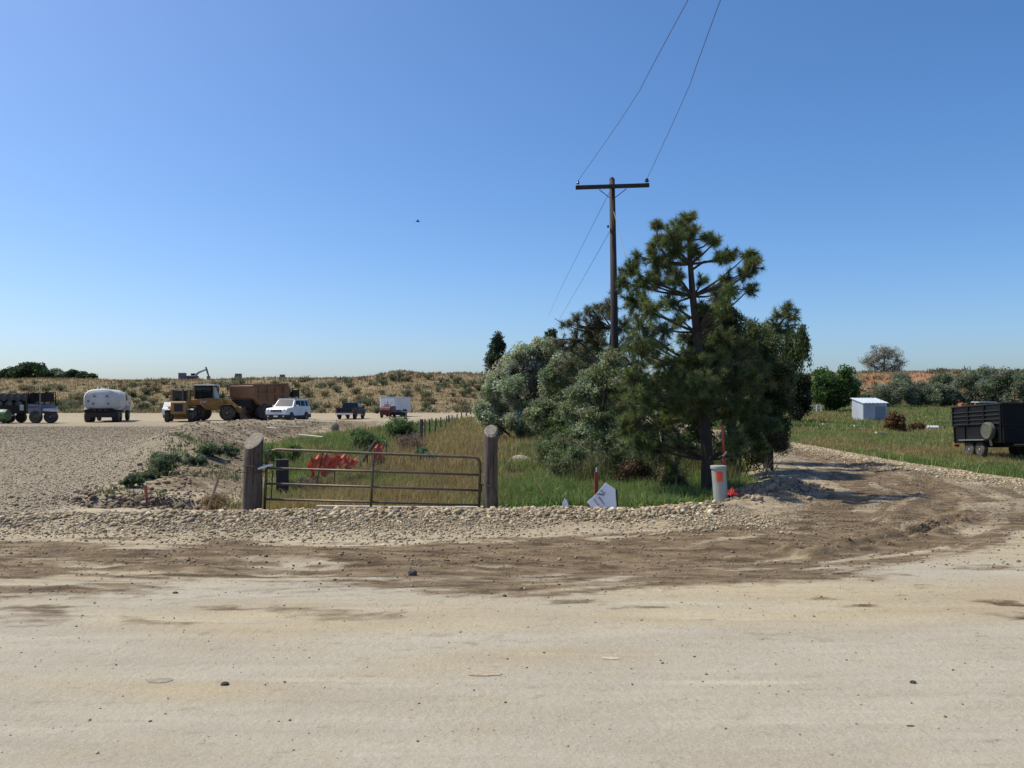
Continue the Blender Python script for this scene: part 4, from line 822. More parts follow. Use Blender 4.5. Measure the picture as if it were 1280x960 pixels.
def cutpost(name, pxb, pyb, pxt, Yp, rb, rt, zt, cut, label, mat='wood', cat='post', n=22, cutdir=(0, -1), cracks=True, round_=0):
    b0 = on(pxb, 0, Yp); top_ = Vector(((pxt-640)/F*Yp, Yp, 0)); root = empty(name, (b0.x, Yp, b0.z), 0, label, cat)
    lx = top_.x-b0.x; H = zt-b0.z; rings = 9; v = []; rnd = random.Random(int(pxb))
    ph = [rnd.uniform(-.05, .05) for _ in range(n)]
    for i in range(rings):
        t = i/(rings-1)
        for k in range(n):
            a = 2*math.pi*k/n; rr2 = (rb+(rt-rb)*t)*(1+ph[k]+(.03*math.sin(a*3+t*5)))
            zc = -.15+(H+.15)*t
            if i == rings-1: zc += cut*(math.cos(a)*cutdir[0]+math.sin(a)*cutdir[1])
            v.append((lx*t+math.cos(a)*rr2, math.sin(a)*rr2, zc))
    f = [(i*n+k, i*n+(k+1) % n, (i+1)*n+(k+1) % n, (i+1)*n+k) for i in range(rings-1) for k in range(n)]
    m2 = MB(); m2.add(v, f+[tuple(range(n-1, -1, -1))]); m2.build('post_shaft', M[mat], root, smooth=True)
    topv = v[-n:]; cx = sum(p[0] for p in topv)/n; cy = sum(p[1] for p in topv)/n; cz = sum(p[2] for p in topv)/n
    m3 = MB(); inner = [(cx+(p[0]-cx)*.8, cy+(p[1]-cy)*.8, cz+(p[2]-cz)*.8+.012+round_) for p in topv]
    m3.add(topv+inner, [(k, (k+1) % n, n+(k+1) % n, n+k) for k in range(n)]+[tuple(range(n, 2*n))]); m3.build('cut_top', M['wood_end'], root)
    if cracks:
        mc = MB()
        for a, z0, z1 in ((-1.9, .3, .95), (-1.2, .55, 1.35), (-1.55, .9, H-.12)):
            if z1 < H: mc.tube([(lx*z/H+math.cos(a)*(rb+(rt-rb)*z/H)*1.0, math.sin(a)*(rb+(rt-rb)*z/H)*1.0, z) for z in (z0, (z0+z1)/2, z1)], [.004, .009, .003], 5)
        mc.build('crack', M['dark_wood'], root)
    return root
cutpost('wooden_post', 313.5, 640, 317.5, 16.35, .195, .185, CAMZ-(551-500)/F*16.35, .15, 'left gate post, thick weathered round timber with a slanted sawn top', cutdir=(.35, 1))
cutpost('wooden_post', 613, 637, 614, 16.3, .145, .14, CAMZ-(539-500)/F*16.3, .12, 'right gate post, slimmer weathered timber with a pale rounded top', cutdir=(0, 1), round_=.02)
# wires and cloth tying gate to post
mb = MB(); mb.tube([P(303, 582, 16.14), P(318, 583, 16.12), P(330, 579, 16.3), P(335, 580, 16.36)], .012, 6); mb.tube([P(303, 590, 16.14), P(318, 591, 16.12), P(328, 590, 16.3), P(334, 588, 16.36)], .012, 6)
tag(mb.build('chain', M['rust'], None), 'dark chain holding the gate to the left post', 'chain')
mb = MB(); mb.tube([P(323, 586, 16.14), P(329, 584, 16.28), P(335, 582, 16.33), P(341, 581, 16.35)], [.018, .03, .022, .026], 7, jit=.2); tag(mb.build('cloth_tie', M['white'], None, smooth=True), 'pale rag rope tied round the left end of the gate', 'rope')
mb = MB(); mb.tube([P(606, 606, 16.16), P(613, 608, 16.13), P(620, 613, 16.16), P(622, 622, 16.2), P(622, 636, 16.2)], .009, 6); tag(mb.build('wire_loop', M['rust'], None), 'dark wire looped round the right gate post', 'wire')
# square tie behind the gate
b0 = on(353, 0, 20.3); t = empty('wooden_post', (b0.x, 20.3, b0.z), .25, 'short square black timber post standing behind the left end of the gate', 'post')
MB().box((0, 0, .42), (.31, .24, 1.1)).build('post_shaft', M['dark_wood'], t, .015)
MB().tube([(-.17, -.14, .72), (0, -.15, .70), (.17, -.14, .73)], .008, 5).build('wire_wrap', M['wire'], t)
# leaning steel post left of the gate
b0 = on(256, 0, 15.9); mb = MB(); a = P(256, 646, 15.9); c_ = P(268, 612, 16.6); d_ = P(276, 588, 17.0); mb.tube([a, c_, d_], .018, 6); mb.tube([a+Vector((.02, 0, 0)), c_+Vector((.022, 0, 0)), d_+Vector((.02, 0, 0))], .010, 5)
tag(mb.build('steel_fence_post', M['rust'], None), 'bent dark steel post leaning right beside the pit', 'post')
b0 = on(707, 0, 17.2); mb = MB(); mb.tube([P(688, 634, 16.8), P(681, 620, 17.2), P(671, 602, 17.6)], .016, 6); tag(mb.build('steel_fence_post', M['rust'], None), 'thin dark steel rod leaning left in the green grass', 'rod')
def lath(px, pyt, Y, label, wd=.04, colr='redpaint', tophalf=.5, tip=False, lean=0., name='survey_stake', tw=None):
    b0 = on(px, 0, Y); zt = P(px, pyt, Y).z; H = zt-b0.z; root = empty(name, (b0.x, Y, b0.z), .2, label, 'stake')
    MB().prism([(-wd/2, -.12), (wd/2, -.12), (wd/2+lean*.5, H*(1-tophalf)), (-wd/2+lean*.5, H*(1-tophalf))], -.008, .008).build('stake_shaft', M['wood'], root)
    m2 = MB(); ww = wd if not tw else tw; m2.prism([(-ww/2+lean*.5, H*(1-tophalf)), (ww/2+lean*.5, H*(1-tophalf)), (ww/2+lean, H), (-ww/2+lean, H)], -.012, .012); m2.build('painted_top', M[colr], root)
    if tip: MB().box((lean, 0, H+.05), (.02, .012, .11)).build('tip', M['white'], root)
    return root
lath(185, 606, 17.3, 'wooden survey stake with a red painted top beside the dug pit', .05, lean=-.05)
lath(745.5, 590, 18.2, 'short red painted stake with a white tip standing in the green grass', .04, tophalf=.75, tip=True, tw=.085)
# grey pipe, red pole, rag, boards
b0 = on(898, 0, 18.0); pr = empty('pipe', (b0.x, 18.0, b0.z), 0, 'upright grey plastic pipe with an orange label at the edge of the track', 'pipe')
H = P(898, 582, 18.0).z-b0.z; lx = -.05
mb = MB(); n = 28; vs = []; zs = [-.15, H*.5, H-.06]
mb.tube([(.06, 0, -.15), (.03, 0, H*.5), (0, 0, H-.05)], .16, 28); mb.build('pipe_body', M['pvc'], pr, smooth=False)
mb = MB(); mb.lathe([(.178, H-.07), (.182, H-.02), (.175, H), (.10, H+.006)], axis='z', n=28); mb.build('rim', M['pvc'], pr)
mb = MB()
for k in range(5):
    pass
segs = []; 
for i in range(7):
    a = math.radians(-125+i*9); segs.append((math.cos(a)*.164, math.sin(a)*.164))
vs = [(x_+.012, y_, H*.60) for x_, y_ in segs]+[(x_+.006, y_, H*.86) for x_, y_ in segs]; mb.add(vs, [(i, i+1, 8+i, 7+i) for i in range(6)]); mb.build('label_sticker', M['orange'], pr)
b0 = on(907, 0, 18.35); rp = empty('marker_pole', (b0.x, 18.35, b0.z), 0, 'tall faded red marker pole standing behind the grey pipe', 'pole'); H = P(903, 531, 18.35).z-b0.z; lx = -4*18.35/F
MB().tube([(0, 0, -.15), (lx*.5, 0, H*.5), (lx*.55, 0, H*.55)], .042, 10).build('pole_shaft', M['redpaint'], rp, smooth=True)
MB().tube([(lx*.55, 0, H*.55), (lx, 0, H)], .030, 10).build('pole_top', M['redpaint'], rp, smooth=True)
mb = MB(); mb.tube([(lx*.5-.05, -.03, H*.58), (lx*.6, -.06, H*.60), (lx*.6+.05, -.03, H*.64)], .02, 6); mb.build('tie', M['plank'], rp)
def crumple(name, loc, w_, h, mat, label, cat, seed, amp=.06):
    rnd = random.Random(seed); n = 9; v = []
    for i in range(n):
        for j in range(n): v.append(((i/(n-1)-.5)*w_+rnd.uniform(-amp, amp)*.5, (j/(n-1)-.5)*w_*.6, h*math.exp(-((i-4)**2+(j-4)**2)/9)+rnd.uniform(0, amp)))
    m2 = MB(); m2.add(v, [(i*n+j, (i+1)*n+j, (i+1)*n+j+1, i*n+j+1) for i in range(n-1) for j in range(n-1)]); o = m2.build(name, M[mat], None); o.location = loc
    sm_ = o.modifiers.new('s', 'SOLIDIFY'); sm_.thickness = .006; return tag(o, label, cat)
b0 = on(915, 0, 18.25); crumple('red_rag', (b0.x, 18.25, b0.z+.06), .34, .16, 'rag', 'crumpled red rag lying on the dirt heap beside the grey pipe', 'rag', 3)
b0 = on(860, 0, 18.3); mb = MB(); mb.box((0, 0, .03), (1.15, .22, .05), (0, 0, .05)); o = mb.build('board', M['plank'], None, .004); o.location = (b0.x, 18.3, b0.z+.03); tag(o, 'pale flat board lying left of the grey pipe', 'board')
mb = MB(); mb.box((0, 0, .02), (.62, .24, .04), (.03, 0, .06)); o = mb.build('board', M['plank'], None, .004); o.location = (on(588, 0, 16.5).x, 16.42, P(588, 636, 16.42).z); tag(o, 'short pale board lying under the right end of the gate', 'board')
mb = MB(); x0, x1 = (395-640)/F*16.75, (575-640)/F*16.75; mb.box(((x0+x1)/2, 16.8, hz((x0+x1)/2, 16.8)+.06), (x1-x0, .12, .12), (0, .012, 0)); tag(mb.build('concrete_curb', M['concrete'], None, .01), 'low pale concrete edge on the ground under the gate', 'curb')
# planks on the yard bank
for px, py, Y, L_, rz, lb in ((394, 528, 58, 3.4, -.28, 'pale plank lying on the bank in front of the black pickup'), (368, 535, 50, 1.3, .5, 'short pale plank lying low on the yard bank'), (388, 547, 38, 1.6, -.55, 'pale plank lying lowest on the bank behind the gate'), (340, 537, 48, .8, -.4, 'small pale plank on the bank above the square post')):
    b0 = on(px, 0, Y); mb = MB(); mb.box((0, 0, 0), (L_, .16, .06)); o = mb.build('plank', M['plank'], None); o.location = (b0.x, Y, max(b0.z, P(px, py, Y).z)+.08); o.rotation_euler = (.1, .05, rz); tag(o, lb, 'plank')
# white signs standing in the gravel
def sign(name, pts, Y, label, mark, back=.12):
    q = [P(a, b, Y+back*(1-(b-600)/45)*.6) for a, b in pts]; c0 = sum(q, Vector())/len(q); root = empty(name, c0, 0, label, 'sign')
    m2 = MB(); nq = len(q); a = [p-c0 for p in q]; b = [p+Vector((.0, .012, 0)) for p in a]
    m2.add([*a, *b], [tuple(range(nq)), tuple(range(2*nq-1, nq-1, -1))]+[(i, i+nq, (i+1) % nq+nq, (i+1) % nq) for i in range(nq)]); m2.build('board', M['white'], root)
    return root, c0
sg, c0 = sign('hand_lettered_sign', [(757, 603), (769.2, 611.5), (769.6, 622), (771, 637), (750.8, 643), (741, 635), (733.6, 628), (745, 618)], 16.05, 'white board sign with scrawled dark handwriting tilted in the gravel', True)
mb = MB(); rnd = random.Random(4)
# three handwritten rows, running down the board to the right like the photograph's scrawl
def stroke(points, w_=.006):
    mb.tube([P(a, b, 15.97+.12*(1-(b-600)/45)*.6)-c0 for a, b in points], w_, 4)
for (sx, sy) in ((749.5, 613.5), (744.0, 621.5), (745.5, 627.0)):
    pass
rows = [((747.2, 618.5), (755.5, 620), 5), ((750.5, 613.0), (755.5, 618.5), 3), ((742.0, 624.5), (748.5, 633.5), 4), ((747.5, 622), (755.0, 631.8), 5)]
for (ax, ay), (bx, by), nl in rows:
    dx, dy = (bx-ax)/nl, (by-ay)/nl; ln = math.hypot(dx, dy); ux, uy = dx/ln, dy/ln; vx, vy = uy, -ux
    for k in range(nl):
        ox, oy = ax+dx*k, ay+dy*k; h = rnd.uniform(2.0, 3.2); pts = []
        for u, v_ in ((0, 0), (.25*ln, h), (.5*ln, .15*h), (.7*ln, .8*h), (.8*ln, 0)):
            u += rnd.uniform(-.25, .25); v_ += rnd.uniform(-.4, .4); pts.append((ox+ux*u+vx*v_, oy+uy*u+vy*v_))
        stroke(pts)
mb.build('handwriting', M['ink'], sg)
MB().tube([P(770.5, 612, 16.2)-c0, P(772.5, 645, 16.25)-c0], .018, 6).build('stake', M['dark_wood'], sg)
sign('sign', [(705.5, 622.5), (709, 626), (711.5, 634.5), (709, 638), (702.5, 638), (702, 633)], 16.3, 'small triangular white scrap of board sticking out of the gravel', False)
# orange netting
def netting(px0, px1, Y0, Y1, top0, top1, h, label, seed, nx_=110, nz=34):
    rnd = random.Random(seed); v = []; a0 = P(px0, top0, Y0); a1 = P(px1, top1, Y1); v = []; 
    for i in range(nx_+1):
        t = i/nx_; 
        for j in range(nz+1):
            s = j/nz; p = a0.lerp(a1, t); wv = .06*math.sin(t*17+s*2)+.025*math.sin(t*41+s*5)
            v.append((p.x+.05*math.sin(s*9+t*7), p.y+wv*(0.4+s), p.z-h*s*(1+.22*math.sin(t*11+1))-.14*abs(math.sin(t*math.pi*3))))
    f = []
    for i in range(nx_):
        for j in range(nz):
            if (i % 2 == 0) or (j % 2 == 0) or (math.sin(i*.2+seed)*math.sin(j*.3) > .55): f.append((i*(nz+1)+j, (i+1)*(nz+1)+j, (i+1)*(nz+1)+j+1, i*(nz+1)+j+1))
    m2 = MB(); m2.add(v, f); o = m2.build('safety_netting', M['net'], None); s2 = o.modifiers.new('s', 'SOLIDIFY'); s2.thickness = .008; return tag(o, label, 'netting')
netting(386, 421, 20.5, 22.0, 568, 564, .46, 'bright orange plastic safety netting hanging behind the gate, left piece', 1)
netting(421, 446, 22.0, 24.5, 566, 569, .28, 'torn tail of orange safety netting sagging toward the fence', 2, 80, 24)
netting(466, 478, 28, 30, 556, 553, .55, 'small scrap of orange netting farther back along the fence', 3, 44, 26)
# fence with wooden and steel posts
fr = empty('wire_fence', (-5.3, 22, hz(-5.3, 22)), 0, 'old wire fence with leaning posts running back from the gate', 'fence'); fo = Vector(fr.location); tops = []
rnd = random.Random(8)
fl = [(397, 562, 20.8, 'rust', .02, .16), (418, 566, 22.0, 'rust', .02, 0.02), (451, 551, 26.5, 'wood', .07, .5), (459, 552, 27, 'rust', .028, 0), (482, 553, 29.5, 'rust', .02, .05), (507, 538, 38, 'wood', .05, .12), (510, 542, 39.5, 'rust', .03, 0.05), (526, 524, 46, 'wood', .13, .05), (531, 524, 50, 'wood', .05, 0), (537, 524, 54, 'wood', .07, -.02), (544, 523, 58, 'wood', .08, .06), (551, 521.5, 63, 'wood', .07, 0), (557, 520, 67, 'wood', .05, .1), (561, 519, 72, 'wood', .09, 0), (566, 518.5, 76, 'wood', .06, -.1), (571, 517.5, 82, 'wood', .08, .05), (577, 517, 88, 'wood', .08, 0), (583, 516.5, 95, 'wood', .09, .05), (588, 516, 102, 'wood', .09, 0)]
for px, pt, Y, mt, r_2, ln in fl:
    b0 = on(px, 0, Y); zt = max(P(px, pt, Y).z, b0.z+.7); b1 = Vector((b0.x, Y, b0.z-.1)); tp = Vector((b0.x+ln, Y+rnd.uniform(-.05, .05), zt)); b1.x -= ln*.6
    MB().tube([b1-fo, tp-fo], [r_2, r_2*.85], 6 if r_2 > .04 else 4).build('fence_post', M[mt], fr); tops.append((b1, tp))
for s in (.9, .6, .32):
    mb = MB(); pth = []
    for (b1, tp), (b2, tp2) in zip(tops[:-1], tops[1:]):
        p = b1.lerp(tp, s)-fo; q = b2.lerp(tp2, s)-fo; pth += [p, (p+q)/2+Vector((0, 0, -.05))]
    mb.tube(pth, .006, 4); mb.build('fence_wire', M['wire'], fr)
# ------------------------------------------------------------------ utility pole and wires
pY = 28.0; b0 = on(771, 0, pY); pt = P(765, 224, pY)
up = empty('utility_pole', (b0.x, pY, b0.z), 0, 'tall dark wooden utility pole with one crossarm rising behind the pine', 'utility pole'); uo = Vector(up.location)
MB().tube([Vector((0, 0, -.3)), P(768, 400, pY)-uo, pt-uo], [.155, .13, .095], 14).build('pole_shaft', M['pole_wood'], up, smooth=True)
MB().lathe([(.1, 0), (.06, .05), (.01, .08)], axis='z', n=12).build('cap', M['blacksteel'], up).location = pt-uo
a, c_ = P(719.5, 234.5, pY-.14)-uo, P(811.5, 231.5, pY-.14)-uo
mb = MB(); d = (c_-a); ang = math.atan2(-d.z, d.x); mb.box((a+c_)/2, (d.length, .11, .13), (0, ang, 0)); mb.build('crossarm', M['pole_wood'], up, .008)
for s, e in (((749, 237), (762, 247)), ((783, 236), (769, 247))): MB().tube([P(*s, pY-.17)-uo, P(*e, pY-.17)-uo], .014, 5).build('arm_brace', M['rust'], up)
for px in (722.5, 808.5):
    p = P(px, 232 if px < 760 else 229.5, pY-.14)-uo; mb = MB(); mb.tube([p, p+Vector((0, 0, .10))], .012, 6); mb.build('insulator_pin', M['rust'], up)
    k = 1.0 if px < 760 else 1.5
    MB().lathe([(.02*k, .05), (.055*k, .07), (.05*k, .10), (.03*k, .13), (.045*k, .15), (.02*k, .18)], c=p, axis='z', n=10).build('insulator', M['insulator'], up)
p = P(762, 285, pY)-uo; MB().lathe([(.03, 0), (.045, .05), (.02, .1)], c=p+Vector((-.06, -.04, 0)), axis='z', n=8).build('bracket', M['rust'], up)
def wire(name, pts, r, label, mat='wire'):
    mb = MB(); out = []
    pts = [Vector(p) for p in pts]
    for i in range(len(pts)-1):
        p0 = pts[max(i-1, 0)]; p1 = pts[i]; p2 = pts[i+1]; p3 = pts[min(i+2, len(pts)-1)]
        for k in range(10):
            t = k/10; out.append(.5*((2*p1)+(p2-p0)*t+(2*p0-5*p1+4*p2-p3)*t*t+(3*p1-p0-3*p2+p3)*t**3))
    out.append(pts[-1]); mb.tube(out, r, 5, caps=False); return tag(mb.build(name, M[mat], None), label, 'wire')
A1 = P(722.5, 226, pY-.14); A2 = P(808.5, 224, pY-.14)
w1 = P(860, 0, 13.6); w2 = P(900.5, 0, 13.6)
wire('overhead_wire', [A1+(w1-A1)*3.2+Vector((0, 0, 1.6)), w1, P(790, 128, 19.5), A1], .007, 'left overhead wire running from the crossarm toward the viewer')
wire('overhead_wire', [A2+(w2-A2)*3.2+Vector((0, 0, 1.6)), w2, P(857, 118, 19.0), A2], .007, 'right overhead wire running from the crossarm toward the viewer')
wire('overhead_wire', [P(762, 240, pY), P(727, 309, 40), P(700, 363, 58), P(686, 394, 80)], .009, 'left overhead wire running from the pole away over the olive trees')
wire('overhead_wire', [P(764, 286, pY), P(738, 332, 38), P(712, 377, 55), P(688, 418, 88)], .009, 'lower overhead wire running from the pole away over the olive trees')
wire('guy_wire', [P(767, 264, pY-.1), P(782, 322, pY-.5), P(796, 398, pY-1.1), P(832, 578, pY-2.6)], .012, 'pale guy wire slanting down right from the utility pole', 'guy')
wire('guy_guard', [P(796.2, 400, pY-1.13), P(806, 446, pY-1.53), P(822, 527, pY-2.2)], .030, 'pale plastic guard tube on the lower part of the guy wire', 'guy')
# ------------------------------------------------------------------ vehicles
def wheel(parent, x, y, r, wd, side=1, rim='rim', tyre='tyre', hub=.58, n=26):
    t = MB(); t.lathe([(r*hub, -wd*.46), (r*.86, -wd*.5), (r*.97, -wd*.4), (r, -wd*.2), (r, wd*.2), (r*.97, wd*.4), (r*.86, wd*.5), (r*hub, wd*.46)], n=n)
    o = t.build('wheel', M[tyre], parent); o.location = (x, y, r)
    h = MB(); s = side; h.lathe([(r*hub*1.0, s*wd*.30), (r*hub*.98, s*wd*.47), (r*hub*.86, s*wd*.44), (r*hub*.5, s*wd*.32), (r*.16, s*wd*.34), (r*.14, s*wd*.46), (.01, s*wd*.47)], n=n); h.build('rim', M[rim], o)
    return o
def vroot(name, px, Y, rz, label, cat, scale=1, dz=0.0, group=None):
    b0 = on(px, 0, Y); return empty(name, (b0.x, Y, b0.z+dz), R(rz), label, cat, group, scale)
def quad_side(x0, x1, x2, x3, z0, z1, yb, yt):  # greenhouse side faces
    return dict(left=[(x1, yb, z0), (x0, yb, z0), (x3, yt, z1), (x2, yt, z1)], right=[(x0, -yb, z0), (x1, -yb, z0), (x2, -yt, z1), (x3, -yt, z1)],
                front=[(x1, -yb, z0), (x1, yb, z0), (x2, yt, z1), (x2, -yt, z1)], rear=[(x0, yb, z0), (x0, -yb, z0), (x3, -yt, z1), (x3, yt, z1)])
def arches(parent, xs_, y, r, mat='blackplastic'):
    for x in xs_:
        for s in (-1, 1):
            mb = MB(); pts = [(x+math.cos(a)*r*1.22, r+math.sin(a)*r*1.22) for a in [math.pi*i/12 for i in range(13)]]; pts = [(x+r*1.22, r*.7)]+pts+[(x-r*1.22, r*.7)]
            mb.prism(pts, s*(y-.05), s*(y+.012)); mb.build('wheel_arch', M[mat], parent)
# white compact SUV
v = vroot('parked_car', 361, 64, -100, 'white boxy off-road car parked facing the camera beside the orange dump truck', 'car', 1.03)
v.scale = (1.02, 1.02, 1.13)
MB().prism([(-2.18, .42), (-2.2, .95), (-2.12, 1.10), (.95, 1.10), (2.02, 1.0), (2.14, .9), (2.17, .62), (2.15, .42)], -.86, .86).build('body', M['whitepaint'], v, .05)
MB().prism([(-2.24, .30), (-2.24, .58), (-1.0, .50), (1.0, .50), (2.22, .58), (2.22, .30)], -.872, .872).build('cladding', M['blackplastic'], v, .03)
gq = quad_side(-2.08, .98, .38, -1.92, 1.09, 1.60, .82, .68)
MB().hexa([(-2.08, -.82, 1.08), (.98, -.82, 1.08), (.98, .82, 1.08), (-2.08, .82, 1.08), (-1.92, -.68, 1.60), (.38, -.68, 1.60), (.38, .68, 1.60), (-1.92, .68, 1.60)]).build('cabin', M['whitepaint'], v, .02)
MB().box((-.78, 0, 1.63), (2.36, 1.38, .07)).build('roof', M['whitepaint'], v, .03)
for s in (-.6, .6): MB().tube([(-1.8, s, 1.69), (.2, s, 1.69)], .022, 6).build('roof_rail', M['blackplastic'], v)
MB().panel(gq['front'], .05, .95, .08, .95).build('windshield', M['glass'], v)
MB().panel(gq['rear'], .1, .9, .2, .92).build('rear_window', M['glass'], v)
for sd_ in ('left', 'right'):
    flip = (lambda a, b: (a, b)) if sd_ == 'left' else (lambda a, b: (1-b, 1-a))
    for u0, u1 in ((.12, .42), (.45, .72), (.76, .95)):
        a, b = flip(u0, u1); MB().panel(gq[sd_], a, b, .12, .88).build('side_window', M['glass'], v)
    s = 1 if sd_ == 'left' else -1
    for x in (-.25, -1.25): MB().box((x, s*.868, .86), (.16, .03, .035)).build('door_handle', M['blackplastic'], v)
    mb = MB(); mb.box((.55, s*.98, 1.15), (.10, .2, .15)); mb.build('side_mirror', M['whitepaint'], v, .03)
    hl = MB(); hl.lathe([(.105, 0), (.10, .03), (.02, .045)], c=(2.12, s*.66, .86), axis='x', n=16); hl.build('headlight', M['chrome'], v)
    fg = MB(); fg.lathe([(.06, 0), (.055, .02)], c=(2.225, s*.62, .46), axis='x', n=12); fg.build('fog_light', M['chrome'], v)
gr = MB()
for k in range(7): gr.box((2.155, (k-3)*.125, .83), (.05, .07, .20))
gr.build('grille', M['blackplastic'], v)
MB().box((2.235, 0, .46), (.02, .34, .11)).build('licence_plate', M['chrome'], v)
arches(v, (1.32, -1.32), .868, .34)
for x in (1.32, -1.32):
    for s in (1, -1): wheel(v, x, s*.78, .34, .22, s)
# black pickup, seen from the rear right
v = vroot('pickup_truck', 439, 76, 87, 'black pickup truck parked facing away between the white car and the white trailer', 'pickup truck', .93)
MB().prism([(-2.6, .5), (-2.62, 1.08), (-.4, 1.12), (1.1, 1.12), (2.45, 1.05), (2.6, .9), (2.6, .5)], -.9, .9).build('body', M['blackpaint'], v, .05)
gq = quad_side(-.5, 1.25, .65, -.35, 1.10, 1.68, .84, .70)
MB().hexa([(-.5, -.84, 1.1), (1.25, -.84, 1.1), (1.25, .84, 1.1), (-.5, .84, 1.1), (-.35, -.7, 1.68), (.65, -.7, 1.68), (.65, .7, 1.68), (-.35, .7, 1.68)]).build('cabin', M['blackpaint'], v, .03)
MB().panel(gq['rear'], .08, .92, .12, .88).build('rear_window', M['glass'], v); MB().panel(gq['front'], .06, .94, .1, .92).build('windshield', M['glass'], v)
for q, a, b in (('left', .12, .8), ('right', .2, .88)): MB().panel(gq[q], a, b, .12, .88).build('side_window', M['glass'], v)
mb = MB(); mb.box((-1.5, .86, 1.12), (2.1, .09, .1)); mb.box((-1.5, -.86, 1.12), (2.1, .09, .1)); mb.box((-2.57, 0, 1.1), (.08, 1.7, .08)); mb.build('bed_rail', M['blackplastic'], v, .01)
MB().box((-2.63, 0, .88), (.03, 1.42, .36)).build('tailgate', M['blackpaint'], v, .01)
MB().box((-2.72, 0, .56), (.18, 1.75, .17)).build('bumper', M['chrome'], v, .03)
MB().box((-2.66, 0, .86), (.03, .5, .05)).build('badge_strip', M['blackplastic'], v)
for s in (-1, 1):
    MB().box((-2.63, s*.82, .9), (.04, .12, .3)).build('tail_light', M['lamp_red'], v)
    MB().box((.95, s*1.0, 1.2), (.12, .2, .2)).build('side_mirror', M['blackplastic'], v, .02)
    MB().box((-.1, s*.908, .98), (.18, .03, .04)).build('door_handle', M['chrome'], v)
    MB().box((0, s*.9, .42), (2.2, .12, .07)).build('running_board', M['chrome'], v)
arches(v, (1.65, -1.6), .905, .39)
for x in (1.65, -1.6):
    for s in (1, -1): wheel(v, x, s*.78, .39, .26, s)
# white enclosed trailer
v = vroot('enclosed_trailer', 494.5, 87, 74, 'white enclosed box trailer parked beyond the black pickup', 'trailer')
b_ = [(-2.1, .42), (-2.1, 1.95), (-2.0, 2.12), (1.95, 2.12), (2.1, 1.95), (2.1, .42)]
MB().prism(b_, -.9, .9).build('body', M['whitepaint'], v, .10)
MB().box((0, 0, 2.1), (4.24, 1.84, .05)).build('roof_trim', M['chrome'], v, .02)
MB().box((-2.115, 0, 1.2), (.03, 1.6, 1.4)).build('rear_door', M['whitepaint'], v, .01); MB().tube([(-2.14, .35, .6), (-2.14, .35, 1.85)], .02, 6).build('door_bar', M['chrome'], v)
MB().box((0, -.915, .5), (4.1, .02, .12)).build('lower_trim', M['chrome'], v)
for s in (1, -1):
    for x in (-.38, .38): wheel(v, x, s*.82, .33, .2, s)
    MB().prism([(-.85, .55), (-.7, .78), (.7, .78), (.85, .55)], s*.9, s*1.0).build('fender', M['blackplastic'], v)
MB().box((2.6, 0, .42), (1.2, .1, .1)).build('tow_bar', M['blacksteel'], v)
# maroon compressor standing in front of it
v = vroot('air_compressor', 485, 80, 80, 'small dark red machine with a white pump on top in front of the white trailer', 'compressor')
MB().prism([(-.9, .3), (-1.0, .75), (-.85, 1.08), (-.3, 1.2), (.8, 1.2), (.9, .9), (.9, .3)], -.55, .55).build('housing', M['maroon'], v, .06)
mb = MB(); mb.box((-.2, .05, 1.32), (.5, .35, .28)); mb.tube([(-.2, -.3, 1.2), (-.2, -.35, 1.6), (.2, -.35, 1.6)], .05, 8); mb.build('pump', M['tankwhite'], v, .03)
MB().tube([(.4, .2, 1.2), (.4, .2, 1.65)], .04, 8).build('exhaust_pipe', M['rust'], v)
mb = MB(); [mb.box((-.98+.0, (k-1.5)*.22, .62), (.06, .04, .5)) for k in range(4)]; mb.build('grille', M['blackplastic'], v)
for s in (1, -1): wheel(v, 0, s*.66, .3, .18, s)
MB().tube([(.9, .25, .4), (1.7, 0, .4), (.9, -.25, .4)], .035, 6).build('tow_bar', M['rust'], v)
v = vroot('tool_cart', 500, 79.5, 80, 'low dark and blue cart on small wheels right of the dark red machine', 'cart')
MB().prism([(-.7, .3), (-.75, .6), (.7, .6), (.75, .3)], -.5, .5).build('box', M['blacksteel'], v, .02)
MB().box((-.1, .1, .72), (.6, .5, .24)).build('crate', M['blueish'], v, .02); MB().box((-.15, -.22, .74), (.35, .2, .25)).build('motor', M['pvc'], v, .02)
for s in (1, -1): wheel(v, 0, s*.58, .27, .16, s)
# articulated dump truck
v = vroot('dump_truck', 333, 73, 66, 'large dusty orange articulated dump truck behind the white car', 'dump truck', .97)
bed = [(-3.2, 2.0), (-3.35, 3.15), (1.2, 3.35), (1.55, 3.15), (1.75, 2.7), (1.2, 1.45), (-2.2, 1.25)]
mb = MB(); n = len(bed)
inner = [(-3.0, 2.2), (-3.1, 3.1), (1.1, 3.28), (1.4, 3.1), (1.5, 2.7), (1.05, 1.6), (-2.1, 1.4)]
MB().prism(bed, -1.45, 1.45).build('dump_bed', M['orangebed'], v, .05)
mb = MB(); mb.prism([(-3.37, 3.14), (-3.37, 3.24), (1.2, 3.46), (1.2, 3.34)], -1.52, -1.36); mb.prism([(-3.37, 3.14), (-3.37, 3.24), (1.2, 3.46), (1.2, 3.34)], 1.36, 1.52); mb.build('bed_rim', M['orangebed'], v)
mb = MB(); mb.prism([(1.2, 3.46), (1.28, 3.46), (1.85, 2.7), (1.75, 2.65)], -1.53, -1.40); mb.prism([(1.2, 3.46), (1.28, 3.46), (1.85, 2.7), (1.75, 2.65)], 1.40, 1.53); mb.build('headboard_edge', M['plank'], v)
mb = MB(); [mb.prism([(x, 1.75), (x+.14, 1.75), (x+.10, 3.1), (x-.04, 3.1)], -1.56, -1.44) for x in (-2.7, -1.6, -.5, .6)]; mb.box((-1, -1.5, 2.42), (4.5, .1, .16)); mb.build('bed_rib', M['orangebed'], v)
